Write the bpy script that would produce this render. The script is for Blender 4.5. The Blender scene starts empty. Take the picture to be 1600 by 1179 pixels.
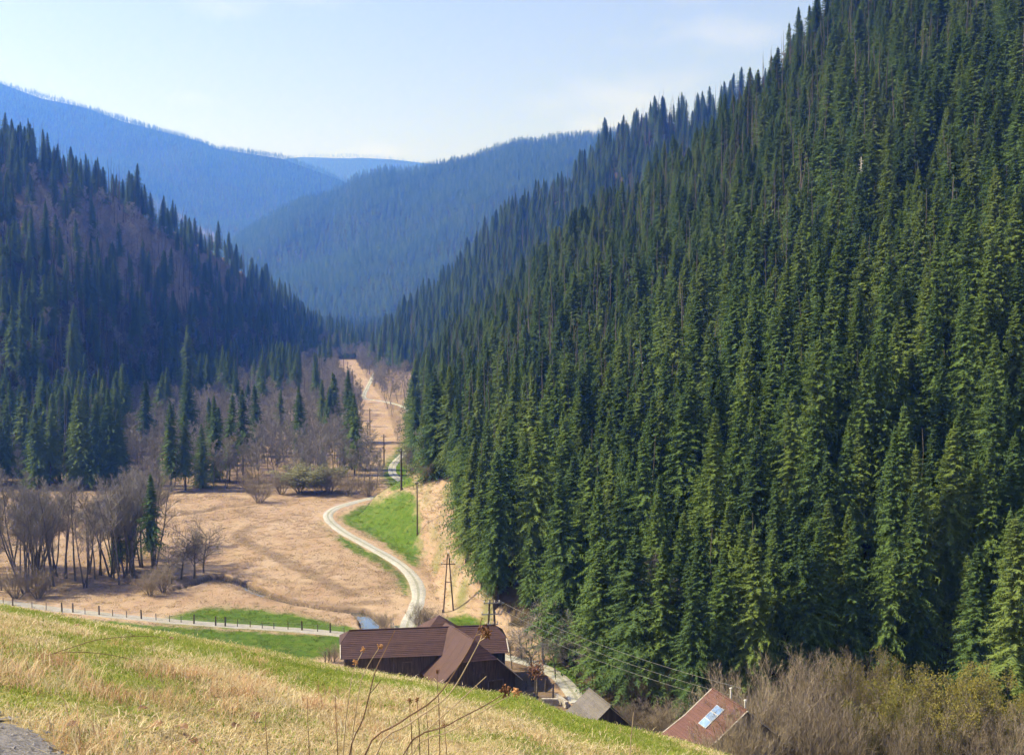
import bpy, math, random
import numpy as np
from math import radians, sin, cos, pi

random.seed(7); RNG = np.random.default_rng(7)
sc = bpy.context.scene
COL = sc.collection

# ------------------------------------------------------------------ camera
F_PX = 1931.0                                   # focal length in pixels of the 1600 px photograph
TH = math.atan(119.5 / F_PX)                    # the camera looks slightly down
CZ = 50.0                                       # eye height above the valley floor
cam = bpy.data.cameras.new('camera'); camo = bpy.data.objects.new('camera', cam); COL.objects.link(camo)
cam.sensor_width = 36.0; cam.lens = 36.0 * F_PX / 1600.0
cam.clip_start = 0.3; cam.clip_end = 12000
camo.location = (0, 0, CZ); camo.rotation_euler = (pi / 2 - TH, 0, 0)
sc.camera = camo

# ------------------------------------------------------------------ sky and sun
SUN_AZ = radians(-86)                           # to the left of the view, a little ahead
SUN_EL = radians(46)
sun_dir = np.array([sin(SUN_AZ) * cos(SUN_EL), cos(SUN_AZ) * cos(SUN_EL), sin(SUN_EL)])
w = bpy.data.worlds.new('World'); sc.world = w; w.use_nodes = True
nt = w.node_tree; nt.nodes.clear()
wo = nt.nodes.new('ShaderNodeOutputWorld'); bg = nt.nodes.new('ShaderNodeBackground')
sky = nt.nodes.new('ShaderNodeTexSky'); sky.sky_type = 'NISHITA'; sky.sun_disc = False
sky.sun_elevation = SUN_EL; sky.sun_rotation = SUN_AZ; sky.altitude = 800
sky.air_density = 1.0; sky.dust_density = 2.2; sky.ozone_density = 0.35
bg.inputs['Strength'].default_value = 0.11
nt.links.new(bg.outputs[0], wo.inputs[0])
# thin fair-weather clouds drifting over the whole sky
tc = nt.nodes.new('ShaderNodeTexCoord'); mp = nt.nodes.new('ShaderNodeMapping')
mp.inputs['Scale'].default_value = (1, 1, 2.6); mp.inputs['Location'].default_value = (0.18, 0.4, -0.06)
cn = nt.nodes.new('ShaderNodeTexNoise'); cn.inputs['Scale'].default_value = 5.0; cn.inputs['Detail'].default_value = 7
cr = nt.nodes.new('ShaderNodeMapRange'); cr.inputs[1].default_value = 0.56; cr.inputs[2].default_value = 0.78
cr.inputs[3].default_value = 0.0; cr.inputs[4].default_value = 0.35
cm = nt.nodes.new('ShaderNodeMix'); cm.data_type = 'RGBA'
cm.inputs['B'].default_value = (7.5, 7.2, 7.4, 1)
nt.links.new(tc.outputs['Generated'], mp.inputs[0]); nt.links.new(mp.outputs[0], cn.inputs[0])
nt.links.new(cn.outputs[0], cr.inputs[0]); nt.links.new(cr.outputs[0], cm.inputs['Factor'])
wb = nt.nodes.new('ShaderNodeMix'); wb.data_type = 'RGBA'; wb.blend_type = 'MULTIPLY'; wb.inputs['Factor'].default_value = 1.0; wb.inputs['B'].default_value = (1.09, 0.91, 1.0, 1)   # the photograph's white balance
nt.links.new(sky.outputs[0], wb.inputs['A']); nt.links.new(wb.outputs['Result'], cm.inputs['A']); nt.links.new(cm.outputs['Result'], bg.inputs[0])

sl = bpy.data.lights.new('sun', 'SUN'); so = bpy.data.objects.new('sun', sl); COL.objects.link(so)
sl.energy = 5.0; sl.angle = radians(0.55); sl.color = (1.0, 0.95, 0.86)
so.rotation_euler = (0, 0, 0)
from mathutils import Vector, Matrix
so.rotation_euler = Vector(sun_dir).to_track_quat('Z', 'Y').to_euler()
so.location = (-60, 20, 120)

# ------------------------------------------------------------------ exposure / render settings
sc.view_settings.view_transform = 'Standard'; sc.view_settings.look = 'None'
sc.view_settings.gamma = 1.0; sc.view_settings.use_curve_mapping = False
sc.view_settings.exposure = 1.0
sc.cycles.use_denoising = True
sc.cycles.use_adaptive_sampling = True; sc.cycles.adaptive_threshold = 0.025; sc.cycles.adaptive_min_samples = 24
sc.cycles.max_bounces = 5; sc.cycles.diffuse_bounces = 2; sc.cycles.glossy_bounces = 2
sc.cycles.transmission_bounces = 2; sc.cycles.volume_bounces = 1; sc.cycles.transparent_max_bounces = 4
HAZE_DENSITY = 0.00025
HAZE_COLOR = (0.08, 0.25, 1.0)

# ------------------------------------------------------------------ helpers: picture <-> place
def ray(px, py):
    cx = (px - 800.0) / F_PX; cy = (589.5 - py) / F_PX
    return cx, cos(TH) + cy * sin(TH), -sin(TH) + cy * cos(TH)
def ue(px, py):
    dx, dy, dz = ray(px, py); return dx / dy, dz / dy
def project(x, y, z):
    dz = z - CZ; dep = y * cos(TH) - dz * sin(TH); up = y * sin(TH) + dz * cos(TH)
    dep = np.where(np.abs(dep) < 1e-6, 1e-6, dep)
    return 800 + F_PX * x / dep, 589.5 - F_PX * up / dep
def curve_u(pts):
    a = np.array([ue(*p) for p in pts]); return lambda u: np.interp(u, a[:, 0], a[:, 1])
def val_u(pts):
    a = np.array([((p[0] - 800.0) / F_PX, p[1]) for p in pts]); return lambda u: np.interp(u, a[:, 0], a[:, 1])

def vnoise(x, y, seed=0):
    xi = np.floor(x).astype(np.int64); yi = np.floor(y).astype(np.int64)
    fx = x - xi; fy = y - yi; fx = fx * fx * (3 - 2 * fx); fy = fy * fy * (3 - 2 * fy)
    def h(a, b):
        n = (a * 374761393 + b * 668265263 + seed * 1442695041) & 0x7fffffff
        n = ((n ^ (n >> 13)) * 1274126177) & 0x7fffffff
        return ((n ^ (n >> 16)) & 0xffff) / 65535.0
    return (h(xi, yi) * (1 - fx) + h(xi + 1, yi) * fx) * (1 - fy) + (h(xi, yi + 1) * (1 - fx) + h(xi + 1, yi + 1) * fx) * fy
def fbm(x, y, seed=0, o=3):
    s = 0; a = 0.5
    for k in range(o):
        s = s + a * vnoise(x * 2 ** k, y * 2 ** k, seed + k); a *= 0.5
    return s / (1 - 0.5 ** o)
def inside(px, py, poly):
    r = np.zeros(np.shape(px), bool); n = len(poly)
    for i in range(n):
        x1, y1 = poly[i]; x2, y2 = poly[(i + 1) % n]
        c = (y1 > py) != (y2 > py)
        r ^= c & (px < (x2 - x1) * (py - y1) / ((y2 - y1) if y2 != y1 else 1e-9) + x1)
    return r
def dist_poly(x, y, pts, closed=False):
    d = np.full(np.shape(x), 1e9); n = len(pts)
    for i in range(n if closed else n - 1):
        ax, ay = pts[i]; bx, by = pts[(i + 1) % n]
        vx, vy = bx - ax, by - ay; L = vx * vx + vy * vy + 1e-9
        t = np.clip(((x - ax) * vx + (y - ay) * vy) / L, 0, 1)
        d = np.minimum(d, np.hypot(x - ax - t * vx, y - ay - t * vy))
    return d
def sm(a, b, x):
    t = np.clip((x - a) / (b - a), 0, 1); return t * t * (3 - 2 * t)
def floor_at(px, py):
    u, e = ue(px, py); y = -CZ / e; return (u * y, y)

# ------------------------------------------------------------------ the lie of the land
NEAR_CREST = [(-500, 870), (-100, 935), (0, 949), (90, 966), (161, 978), (240, 991), (311, 1004), (412, 1020), (487, 1038), (525, 1045),
              (596, 1056), (650, 1065), (700, 1075), (750, 1083), (812, 1092), (875, 1116), (906, 1125), (969, 1138), (1031, 1153),
              (1078, 1166), (1109, 1175), (1250, 1230), (1600, 1330), (2200, 1420)]
near_s = curve_u(NEAR_CREST)
KN = 0.00106
def near_hill(x, y):
    yy = np.maximum(y, 5.0); u = np.clip(x / yy, -0.8, 0.8)
    a = -near_s(u) - 2 * math.sqrt(1.7 * KN)
    z = CZ - 1.7 - a * y - KN * np.maximum(y, 0) ** 2
    r = np.hypot(x, y)
    z = z + (fbm(x / 2.6, y / 2.6, 5) - 0.5) * 0.22 * sm(4, 12, r) + (fbm(x * 1.7, y * 1.7, 9, 2) - 0.5) * 0.09 * sm(4, 9, r)
    return np.minimum(z, CZ + 8)
STREAM_PX = [(150, 888), (215, 912), (262, 921), (300, 912), (335, 899), (372, 908), (415, 928), (470, 943), (520, 951), (562, 953), (577, 966), (584, 990), (618, 1004), (700, 1018), (800, 1012)]
STREAM = [floor_at(*p) for p in STREAM_PX]
DITCH = [[floor_at(*p) for p in q] for q in ([(255, 806), (300, 800), (322, 797), (345, 791)], [(362, 791), (400, 786)])]
SPUR = [(-12, 196), (-17.5, 235), (-27, 258), (-37.5, 283), (-34.5, 297), (-27, 306), (-20, 315), (-14, 340), (0, 372), (45, 372), (45, 180), (0, 183)]
def spur_z(x, y):
    d = dist_poly(x, y, SPUR, True)
    d = np.where(inside(x, y, SPUR), d, 0)
    return 15.5 * (1 - np.exp(-d / 14.5)) * sm(-0.5, 6, d) if np.size(d) else d

def mk_body(sil, Y, Fo, T, p, g, amp, wl, seed):
    e = curve_u(sil); Yf = val_u(Y); Ff = val_u(Fo)
    def f(x, y):
        yy = np.maximum(y, 1.0); u = np.clip(x / yy, -0.75, 0.75)
        Yc = Yf(u); F0 = Ff(u); zc = CZ + e(u) * Yc - T
        t = (y - F0) / (Yc - F0); tc_ = np.clip(t, 0, 1)
        z = zc * tc_ ** p
        z = z + amp * (fbm(x / wl, y / wl, seed) - 0.5) * 2 * np.clip(4 * tc_ * (1 - tc_), 0, 1) * np.clip(zc / 60, 0, 1)
        z = np.where(t > 1, zc - (y - Yc) * g, z)
        return np.where(t > 0, z, -50.0), t
    return f
R1 = mk_body([(560, 640), (612, 620), (642, 560), (689, 512), (744, 475), (803, 428), (893, 336), (940, 308), (1007, 290), (1024, 246), (1105, 187),
              (1130, 152), (1170, 108), (1225, 55), (1262, 8), (1330, -60), (1450, -160), (1600, -280), (2200, -500)],
             [(560, 640), (650, 600), (750, 590), (890, 560), (1000, 500), (1130, 440), (1262, 450), (1600, 520), (2200, 560)],
             [(560, 560), (610, 520), (640, 380), (700, 260), (735, 205), (800, 180), (960, 156), (1100, 150), (1500, 148), (2200, 130)],
             23, 0.85, 0.35, 7, 55, 11)
R2 = mk_body([(560, 560), (588, 530), (600, 495), (640, 464), (690, 424), (730, 374), (800, 304), (890, 254), (950, 194), (1030, 140), (1060, 145), (1110, 142), (1160, 120), (1400, 60)],
             [(560, 1120), (700, 1100), (1030, 1050), (1400, 1060)], [(560, 940), (620, 860), (800, 780), (1400, 760)], 26, 0.9, 0.35, 9, 70, 21)
R3 = mk_body([(250, 480), (375, 358), (400, 342), (470, 303), (520, 294), (560, 268), (590, 258), (630, 260), (690, 248), (740, 238), (800, 215), (870, 208), (930, 202), (1100, 180)],
             [(250, 3300), (600, 3200), (1100, 3100)], [(250, 2450), (500, 2250), (1100, 1800)], 20, 0.85, 0.3, 55, 300, 31)
L1 = mk_body([(-500, 60), (-200, 140), (0, 176), (50, 184), (110, 214), (165, 244), (215, 268), (238, 300), (262, 300), (300, 325), (350, 355), (400, 400), (450, 445), (500, 485), (560, 508), (590, 545), (640, 600)],
             [(-500, 640), (0, 720), (250, 860), (400, 1060), (560, 1320), (640, 1400)],
             [(-500, 330), (0, 385), (120, 440), (200, 560), (400, 860), (560, 1100), (640, 1200)], 23, 0.9, 0.3, 13, 80, 41)
R4 = mk_body([(-500, 20), (-200, 80), (0, 124), (100, 152), (200, 182), (320, 217), (335, 224), (440, 237), (520, 267), (600, 300), (800, 420)],
             [(-500, 4900), (0, 5100), (800, 5300)], [(-500, 3400), (0, 3600), (800, 3800)], 17, 0.85, 0.2, 110, 600, 51)
R5 = mk_body([(100, 300), (400, 250), (470, 239), (560, 238), (610, 243), (655, 250), (720, 256), (900, 262), (1400, 262)],
             [(0, 8300), (1400, 8300)], [(0, 6900), (1400, 6900)], 17, 0.9, 0.15, 30, 500, 61)
BODIES = [R1, R2, R3, L1, R4, R5]

def height(x, y, full=False):
    x = np.asarray(x, float); y = np.asarray(y, float); shp = x.shape
    x = x.ravel(); y = y.ravel()
    fl = (fbm(x / 30, y / 30, 3) - 0.5) * 0.8 + (fbm(x / 5, y / 5, 4, 2) - 0.5) * 0.12
    fl = fl + np.maximum(y - 500, 0) * 0.001
    m = (y > 150) & (y < 330) & (np.abs(x) < 140)
    mud = np.zeros(x.size)
    if m.any():
        xs, ys = x[m], y[m]; ds = dist_poly(xs, ys, STREAM)
        wv = 0.62 + 0.9 * np.exp(-dist_poly(xs, ys, STREAM[9:12]) / 3.0) + 0.45 * np.exp(-dist_poly(xs, ys, STREAM[4:7]) / 3.0) + 0.4 * (vnoise(xs / 3, ys / 3, 8) - 0.5)
        fl[m] = fl[m] * sm(2, 12, ds) - 1.15 * (1 - sm(wv * 0.8, wv * 1.7, ds))
        mud[m] = np.maximum(mud[m], 1 - sm(wv * 1.2, wv * 2.0, ds))
        for D in DITCH:
            dd = dist_poly(xs, ys, D); fl[m] -= 0.8 * (1 - sm(0.5, 1.4, dd)); mud[m] = np.maximum(mud[m], 0.8 * (1 - sm(0.5, 1.7, dd)))
    kind = np.zeros(x.size, np.int8); z = fl.copy(); tt = np.zeros(x.size)
    m = (y > 175) & (y < 380) & (x > -45) & (x < 50)
    if m.any():
        zs = spur_z(x[m], y[m]); k = zs > 0.03
        zz = z[m]; zz = np.where(k, zs + np.maximum(zz, 0) * 0.2 , zz); z[m] = zz
        kk = kind[m]; kk[k] = 8; kind[m] = kk
    for i, B in enumerate(BODIES):
        zb, t = B(x, y); k = (zb > z) & (zb > 0.02); z[k] = zb[k]; kind[k] = i + 1; tt[k] = t[k]
    nh = near_hill(x, y); k = nh > z; z[k] = nh[k]; kind[k] = 9
    if full:
        return z.reshape(shp), kind.reshape(shp), tt.reshape(shp), mud.reshape(shp)
    return z.reshape(shp)
def H(x, y): return float(height(np.array([x]), np.array([y]))[0])
_ys = np.concatenate([np.arange(3, 400, 0.4), np.geomspace(400, 8500, 1000)])
def ground(px, py, ymin=60.0):
    """the point of the ground (beyond ymin) that the photograph shows at px, py"""
    dx, dy, dz = ray(px, py); y = _ys[_ys > ymin]; x = dx / dy * y; z = CZ + dz / dy * y
    h = height(x, y); k = np.nonzero(z <= h)[0]
    i = k[0] if len(k) else len(y) - 1
    return float(x[i]), float(y[i]), float(h[i])

# ------------------------------------------------------------------ helpers: materials
def N(t, typ, **kw):
    n = t.nodes.new(typ)
    for k, v in kw.items(): setattr(n, k, v)
    return n
def ramp(t, fac, stops):
    r = N(t, 'ShaderNodeValToRGB'); e = r.color_ramp.elements
    while len(e) < len(stops): e.new(0.5)
    for i, (p, c) in enumerate(stops): e[i].position = p; e[i].color = (*c, 1)
    t.links.new(fac, r.inputs[0]); return r.outputs[0]
def noise(t, vec, scale, detail=3, rough=0.55):
    n = N(t, 'ShaderNodeTexNoise'); n.inputs['Scale'].default_value = scale; n.inputs['Detail'].default_value = detail
    n.inputs['Roughness'].default_value = rough
    if vec is not None: t.links.new(vec, n.inputs['Vector'])
    return n.outputs[0]
def mix(t, fac, a, b, typ='MIX'):
    m = N(t, 'ShaderNodeMix', data_type='RGBA', blend_type=typ)
    for s, v in (('Factor', fac), ('A', a), ('B', b)):
        if isinstance(v, (int, float)): m.inputs[s].default_value = v
        elif isinstance(v, tuple): m.inputs[s].default_value = (*v, 1)
        else: t.links.new(v, m.inputs[s])
    return m.outputs['Result']
def math_(t, op, a, b):
    m = N(t, 'ShaderNodeMath', operation=op)
    for i, v in enumerate((a, b)):
        if isinstance(v, (int, float)): m.inputs[i].default_value = v
        else: t.links.new(v, m.inputs[i])
    return m.outputs[0]
def new_mat(name):
    m = bpy.data.materials.new(name); m.use_nodes = True; t = m.node_tree; p = t.nodes['Principled BSDF']
    p.inputs['Specular IOR Level'].default_value = 0.15; p.inputs['Roughness'].default_value = 0.85
    return m, t, p
def simple_mat(name, c1, c2, scale=2.0, rough=0.85, stretch=(1, 1, 1), bump=0.0, spec=0.15, metal=0.0, rand=0.0):
    m, t, p = new_mat(name)
    co = N(t, 'ShaderNodeTexCoord'); mpn = N(t, 'ShaderNodeMapping'); mpn.inputs['Scale'].default_value = stretch
    t.links.new(co.outputs['Object'], mpn.inputs[0])
    n = noise(t, mpn.outputs[0], scale, 5)
    c = ramp(t, n, [(0.3, c1), (0.7, c2)])
    if rand:
        oi = N(t, 'ShaderNodeObjectInfo')
        v = math_(t, 'MULTIPLY_ADD', oi.outputs['Random'], rand); v.node.inputs[2].default_value = 1 - rand / 2
        hs = N(t, 'ShaderNodeHueSaturation'); t.links.new(v, hs.inputs['Value']); t.links.new(c, hs.inputs['Color']); c = hs.outputs[0]
    t.links.new(c, p.inputs['Base Color'])
    p.inputs['Roughness'].default_value = rough; p.inputs['Specular IOR Level'].default_value = spec; p.inputs['Metallic'].default_value = metal
    if bump:
        b = N(t, 'ShaderNodeBump'); b.inputs['Strength'].default_value = bump; b.inputs['Distance'].default_value = 0.05
        t.links.new(n, b.inputs['Height']); t.links.new(b.outputs[0], p.inputs['Normal'])
    return m
def leaf_mat(name, stops, patch=0.012, trans=0.25, rscale=0.5):
    """foliage: one tint per plant, drifting slowly over the hillside, small clumps inside a crown"""
    m, t, p = new_mat(name)
    oi = N(t, 'ShaderNodeObjectInfo'); co = N(t, 'ShaderNodeTexCoord')
    a = noise(t, oi.outputs['Location'], patch, 3); b = noise(t, co.outputs['Object'], rscale, 3)
    f = math_(t, 'MULTIPLY', oi.outputs['Random'], 0.62)
    f = math_(t, 'ADD', f, math_(t, 'MULTIPLY', a, 0.55)); f = math_(t, 'ADD', f, math_(t, 'MULTIPLY', b, 0.35))
    f = math_(t, 'SUBTRACT', f, 0.26)
    c = ramp(t, f, stops)
    t.links.new(c, p.inputs['Base Color'])
    tr = N(t, 'ShaderNodeBsdfTranslucent'); t.links.new(c, tr.inputs[0])
    ms = N(t, 'ShaderNodeMixShader'); ms.inputs[0].default_value = trans
    t.links.new(p.outputs[0], ms.inputs[1]); t.links.new(tr.outputs[0], ms.inputs[2])
    t.links.new(ms.outputs[0], t.nodes['Material Output'].inputs[0])
    return m

M = {}
M['needle'] = leaf_mat('spruce_needles', [(0.06, (0.052, 0.092, 0.036)), (0.4, (0.098, 0.16, 0.044)), (0.68, (0.14, 0.20, 0.048)), (0.9, (0.155, 0.205, 0.056)), (0.99, (0.20, 0.19, 0.095))])
M['bark'] = simple_mat('spruce_bark', (0.06, 0.05, 0.042), (0.13, 0.11, 0.095), 3, rand=0.4)
M['larch'] = leaf_mat('larch_twigs', [(0.2, (0.14, 0.12, 0.075)), (0.8, (0.24, 0.2, 0.12))])
M['alder_bark'] = simple_mat('alder_bark', (0.06, 0.053, 0.047), (0.20, 0.178, 0.16), 2.5, rand=0.5)
M['twig'] = leaf_mat('bare_twigs', [(0.2, (0.16, 0.148, 0.132)), (0.55, (0.24, 0.218, 0.192)), (0.9, (0.32, 0.285, 0.245))], trans=0.0)
M['twig_warm'] = leaf_mat('willow_twigs', [(0.2, (0.15, 0.122, 0.09)), (0.55, (0.25, 0.205, 0.15)), (0.9, (0.33, 0.27, 0.19))], trans=0.0)
M['bud'] = leaf_mat('spring_buds', [(0.2, (0.17, 0.16, 0.04)), (0.8, (0.30, 0.26, 0.06))], trans=0.3)
M['snag'] = simple_mat('bleached_wood', (0.42, 0.38, 0.33), (0.62, 0.58, 0.52), 4)
M['greygreen'] = leaf_mat('willow_catkins', [(0.2, (0.15, 0.15, 0.075)), (0.8, (0.24, 0.235, 0.12))], trans=0.2)

# ------------------------------------------------------------------ helpers: meshes and objects
class MB:
    def __init__(s): s.v = []; s.f = []
    def face(s, *pts):
        n = len(s.v); s.v += [tuple(p) for p in pts]; s.f.append(tuple(range(n, n + len(pts))))
    def box(s, x0, x1, y0, y1, z0, z1):
        n = len(s.v)
        s.v += [(x, y, z) for z in (z0, z1) for y in (y0, y1) for x in (x0, x1)]
        s.f += [tuple(n + i for i in q) for q in ((0, 2, 3, 1), (4, 5, 7, 6), (0, 1, 5, 4), (2, 6, 7, 3), (0, 4, 6, 2), (1, 3, 7, 5))]
    def tube(s, pts, rad, n=6, cap=True):
        P = [Vector(p) for p in pts]; base = len(s.v)
        for i, p in enumerate(P):
            d = (P[min(i + 1, len(P) - 1)] - P[max(i - 1, 0)]).normalized()
            a = d.cross(Vector((0.31, 0.93, 0.2)));  a = a.normalized() if a.length > 1e-4 else Vector((1, 0, 0)); b = d.cross(a)
            r = rad[i] if hasattr(rad, '__len__') else rad
            for k in range(n):
                q = p + (a * cos(2 * pi * k / n) + b * sin(2 * pi * k / n)) * r; s.v.append(tuple(q))
        for i in range(len(P) - 1):
            for k in range(n):
                s.f.append((base + i * n + k, base + i * n + (k + 1) % n, base + (i + 1) * n + (k + 1) % n, base + (i + 1) * n + k))
        if cap:
            s.f.append(tuple(base + k for k in reversed(range(n)))); s.f.append(tuple(base + (len(P) - 1) * n + k for k in range(n)))
    def slab(s, quad, th):
        """a sheet of real thickness: polygon pushed down along its normal"""
        q = [Vector(p) for p in quad]; nn = (q[1] - q[0]).cross(q[2] - q[0]).normalized()
        if nn.z < 0: nn = -nn
        lo = [p - nn * th for p in q]; n = len(q); b = len(s.v)
        s.v += [tuple(p) for p in q] + [tuple(p) for p in lo]
        s.f.append(tuple(range(b, b + n))); s.f.append(tuple(b + n + k for k in reversed(range(n))))
        for k in range(n): s.f.append((b + k, b + n + k, b + n + (k + 1) % n, b + (k + 1) % n))
    def mesh(s, name, mats, smooth=False):
        me = bpy.data.meshes.new(name); me.from_pydata(s.v, [], s.f)
        for m in (mats if isinstance(mats, (list, tuple)) else [mats]): me.materials.append(m)
        if smooth: me.polygons.foreach_set('use_smooth', [True] * len(me.polygons))
        me.update(); return me
def add(name, me, parent=None, loc=None, link=True):
    o = bpy.data.objects.new(name, me)
    if link: COL.objects.link(o)
    if parent is not None: o.parent = parent
    if loc is not None: o.location = loc
    return o
def tag(o, label=None, cat=None, group=None, kind=None):
    if label: o['label'] = label
    if cat: o['category'] = cat
    if group: o['group'] = group
    if kind: o['kind'] = kind
    return o
def empty(name, loc, rz=0.0, scale=None):
    o = bpy.data.objects.new(name, None); COL.objects.link(o); o.location = loc; o.rotation_euler = (0, 0, rz); o.empty_display_size = 0.2
    if scale is not None: o.scale = scale if hasattr(scale, '__len__') else (scale,) * 3
    return o

def np_mesh(name, verts, faces, mats):
    me = bpy.data.meshes.new(name); verts = np.asarray(verts, np.float32); faces = np.asarray(faces, np.int32); k = faces.shape[1]
    me.vertices.add(len(verts)); me.vertices.foreach_set('co', verts.ravel())
    me.loops.add(faces.size); me.loops.foreach_set('vertex_index', faces.ravel())
    me.polygons.add(len(faces)); me.polygons.foreach_set('loop_start', np.arange(0, faces.size, k, dtype=np.int32))
    me.polygons.foreach_set('loop_total', np.full(len(faces), k, np.int32))
    for m in (mats if isinstance(mats, (list, tuple)) else [mats]): me.materials.append(m)
    me.update(calc_edges=True); return me

# ------------------------------------------------------------------ GROUND: one sheet out to the horizon
MEADOW_STRIP = [(524, 562), (556, 562), (572, 590), (600, 628), (612, 660), (622, 700), (634, 738), (650, 760), (600, 778), (585, 750), (570, 715), (566, 670), (556, 630), (545, 608), (528, 590)]
GREENS = [  # green spring grass, outlined where it lies in the valley
    [(530, 812), (560, 792), (600, 778), (636, 766), (648, 772), (655, 815), (658, 850), (655, 885), (640, 880), (600, 848), (560, 828)],
    [(240, 972), (290, 955), (340, 948), (400, 952), (470, 962), (545, 978), (560, 990), (430, 986), (300, 976)],
    [(0, 948), (80, 962), (300, 980), (420, 988), (560, 995), (540, 1015), (500, 1030), (430, 1030), (300, 1010), (150, 990)],
    [(700, 965), (735, 958), (765, 972), (770, 1000), (690, 1000)],
    [(845, 1030), (875, 1035), (905, 1055), (925, 1090), (915, 1100), (890, 1065), (855, 1045)],
    [(612, 770), (598, 745), (602, 725), (618, 705), (626, 690), (632, 690), (640, 740), (650, 760)],
    [(500, 815), (512, 830), (560, 850), (610, 880), (636, 905), (640, 925), (632, 930), (622, 905), (590, 880), (545, 858)],
]
FOREST_EDGE = [(560, 560), (600, 600), (618, 650), (630, 700), (642, 738), (672, 752), (700, 752), (712, 800), (720, 850), (732, 905), (745, 935), (775, 970), (835, 985), (880, 1030), (930, 1085), (985, 1135), (1300, 1200), (1300, 1400), (-600, 1400), (-600, 560)]
MARKS = [([floor_at(*p) for p in q], wd_, a_) for q, wd_, a_ in (([(395, 822), (372, 832), (375, 842), (415, 862), (450, 880), (500, 905), (545, 930)], 2.4, 0.6), ([(335, 893), (400, 902), (470, 912), (540, 922), (590, 918), (622, 905)], 1.1, 0.4), ([(330, 905), (420, 933), (520, 946), (600, 940)], 2.2, 0.5), ([(585, 870), (612, 888), (620, 905), (600, 920)], 1.8, 0.35), ([(260, 800), (330, 795), (420, 783), (560, 778)], 1.5, 0.2))]
def cover(x, y, z, kind, tt, mud):
    """colour class of the ground at a point: green, tan, litter, mud"""
    px, py = project(x, np.maximum(y, 0.5), z)
    jx = (fbm(x / 3.1, y / 3.1, 71) - 0.5) * 16; jy = (fbm(x / 3.1, y / 3.1, 75) - 0.5) * 9
    j2 = (fbm(x / 0.9, y / 0.9, 171, 2) - 0.5) * 34; JIT = [(j2, 0.3 * j2), (-j2, 0.3 * j2 + 2), (j2 * 0.6 + 3, -0.3 * j2), (-j2 * 0.5 - 3, -0.25 * j2 - 2)]
    g = np.zeros(x.shape); far = (y > 150) & (y < 700)
    m_ = (y > 170) & (y < 340) & (np.abs(x) < 130)
    if m_.any():
        for L_, wd_, a_ in MARKS:
            d_ = dist_poly(x[m_] + jx[m_] * 0.06, y[m_] + jy[m_] * 0.25, L_); mud[m_] = np.maximum(mud[m_], a_ * (1 - sm(wd_ * 0.4, wd_, d_)) * (0.4 + 0.9 * fbm(x[m_] / 1.5, y[m_] / 1.5, 99)))
    for P in GREENS:
        gi = 0
        for q_, (a_, b_) in enumerate(JIT): gi = gi + (inside(px + jx * 0.8 + a_, py + jy * 0.8 + b_, P) & far) * 0.25
        g = np.maximum(g, gi)
    # patchy grass on the near hill: greener along its brow and in streaks
    n1 = fbm(x / 4.0 + y / 9.0, y / 5.0, 81); n2 = fbm(x / 1.1, y / 1.1, 85)
    nh = kind == 9
    brow = sm(9, 30, y)
    g = np.where(nh, np.clip((n1 - 0.5) * 2.6 + (n2 - 0.5) * 1.0 + 0.30 + 0.25 * brow, 0, 1), g)
    # tan spur with faint green terraces
    sp = kind == 8
    g = np.where(sp & (g < 0.5), np.clip((fbm(x / 2, y / 9, 91) - 0.5) * 1.6 + 0.12, 0, 0.6), g)
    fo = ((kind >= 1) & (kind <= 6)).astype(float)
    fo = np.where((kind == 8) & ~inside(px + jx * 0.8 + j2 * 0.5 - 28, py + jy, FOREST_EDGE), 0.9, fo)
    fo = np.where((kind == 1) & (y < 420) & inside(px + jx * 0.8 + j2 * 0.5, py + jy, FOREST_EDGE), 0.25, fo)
    wl = (kind == 0) & (y > 205) & (px < 260) & (py > 855) & (py < 932)        # under the alder grove
    mud = np.where(wl, 0.35 * fbm(x / 4, y / 4, 95), mud)
    wood = (kind == 0) & (py < 772) & ~inside(px, py, MEADOW_STRIP) & (y > 300)
    fo = np.where(wood, np.where(y > 900, 0.9, 0.35), fo)
    fo = np.where((kind == 4) & inside(px, py, [(10, 330), (20, 300), (60, 280), (110, 290), (200, 318), (245, 345), (330, 390), (400, 440), (420, 470), (330, 480), (200, 470), (110, 440), (50, 390)]), 0.35, fo)
    clear = inside(px, py, [(205, 300), (230, 305), (300, 345), (345, 372), (335, 384), (280, 352), (225, 325)]) | inside(px, py, [(1062, 690), (1092, 680), (1096, 735), (1066, 745)])
    fo = np.where(clear, 0.1, fo)
    litter_shade = (kind == 0) & (y < 175) & (px > 900) & (y > 95)
    fo = np.where(litter_shade, 0.9, fo)  # forest floor by the red-roofed house; litter colour also paints in tree shadow
    yard = inside(px, py, [(790, 1030), (850, 1040), (870, 1090), (940, 1130), (860, 1130), (790, 1090)]) & (y > 130) & (kind == 0)
    mud = np.where(yard, 0.75, mud)
    return g, fo, mud
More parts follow.
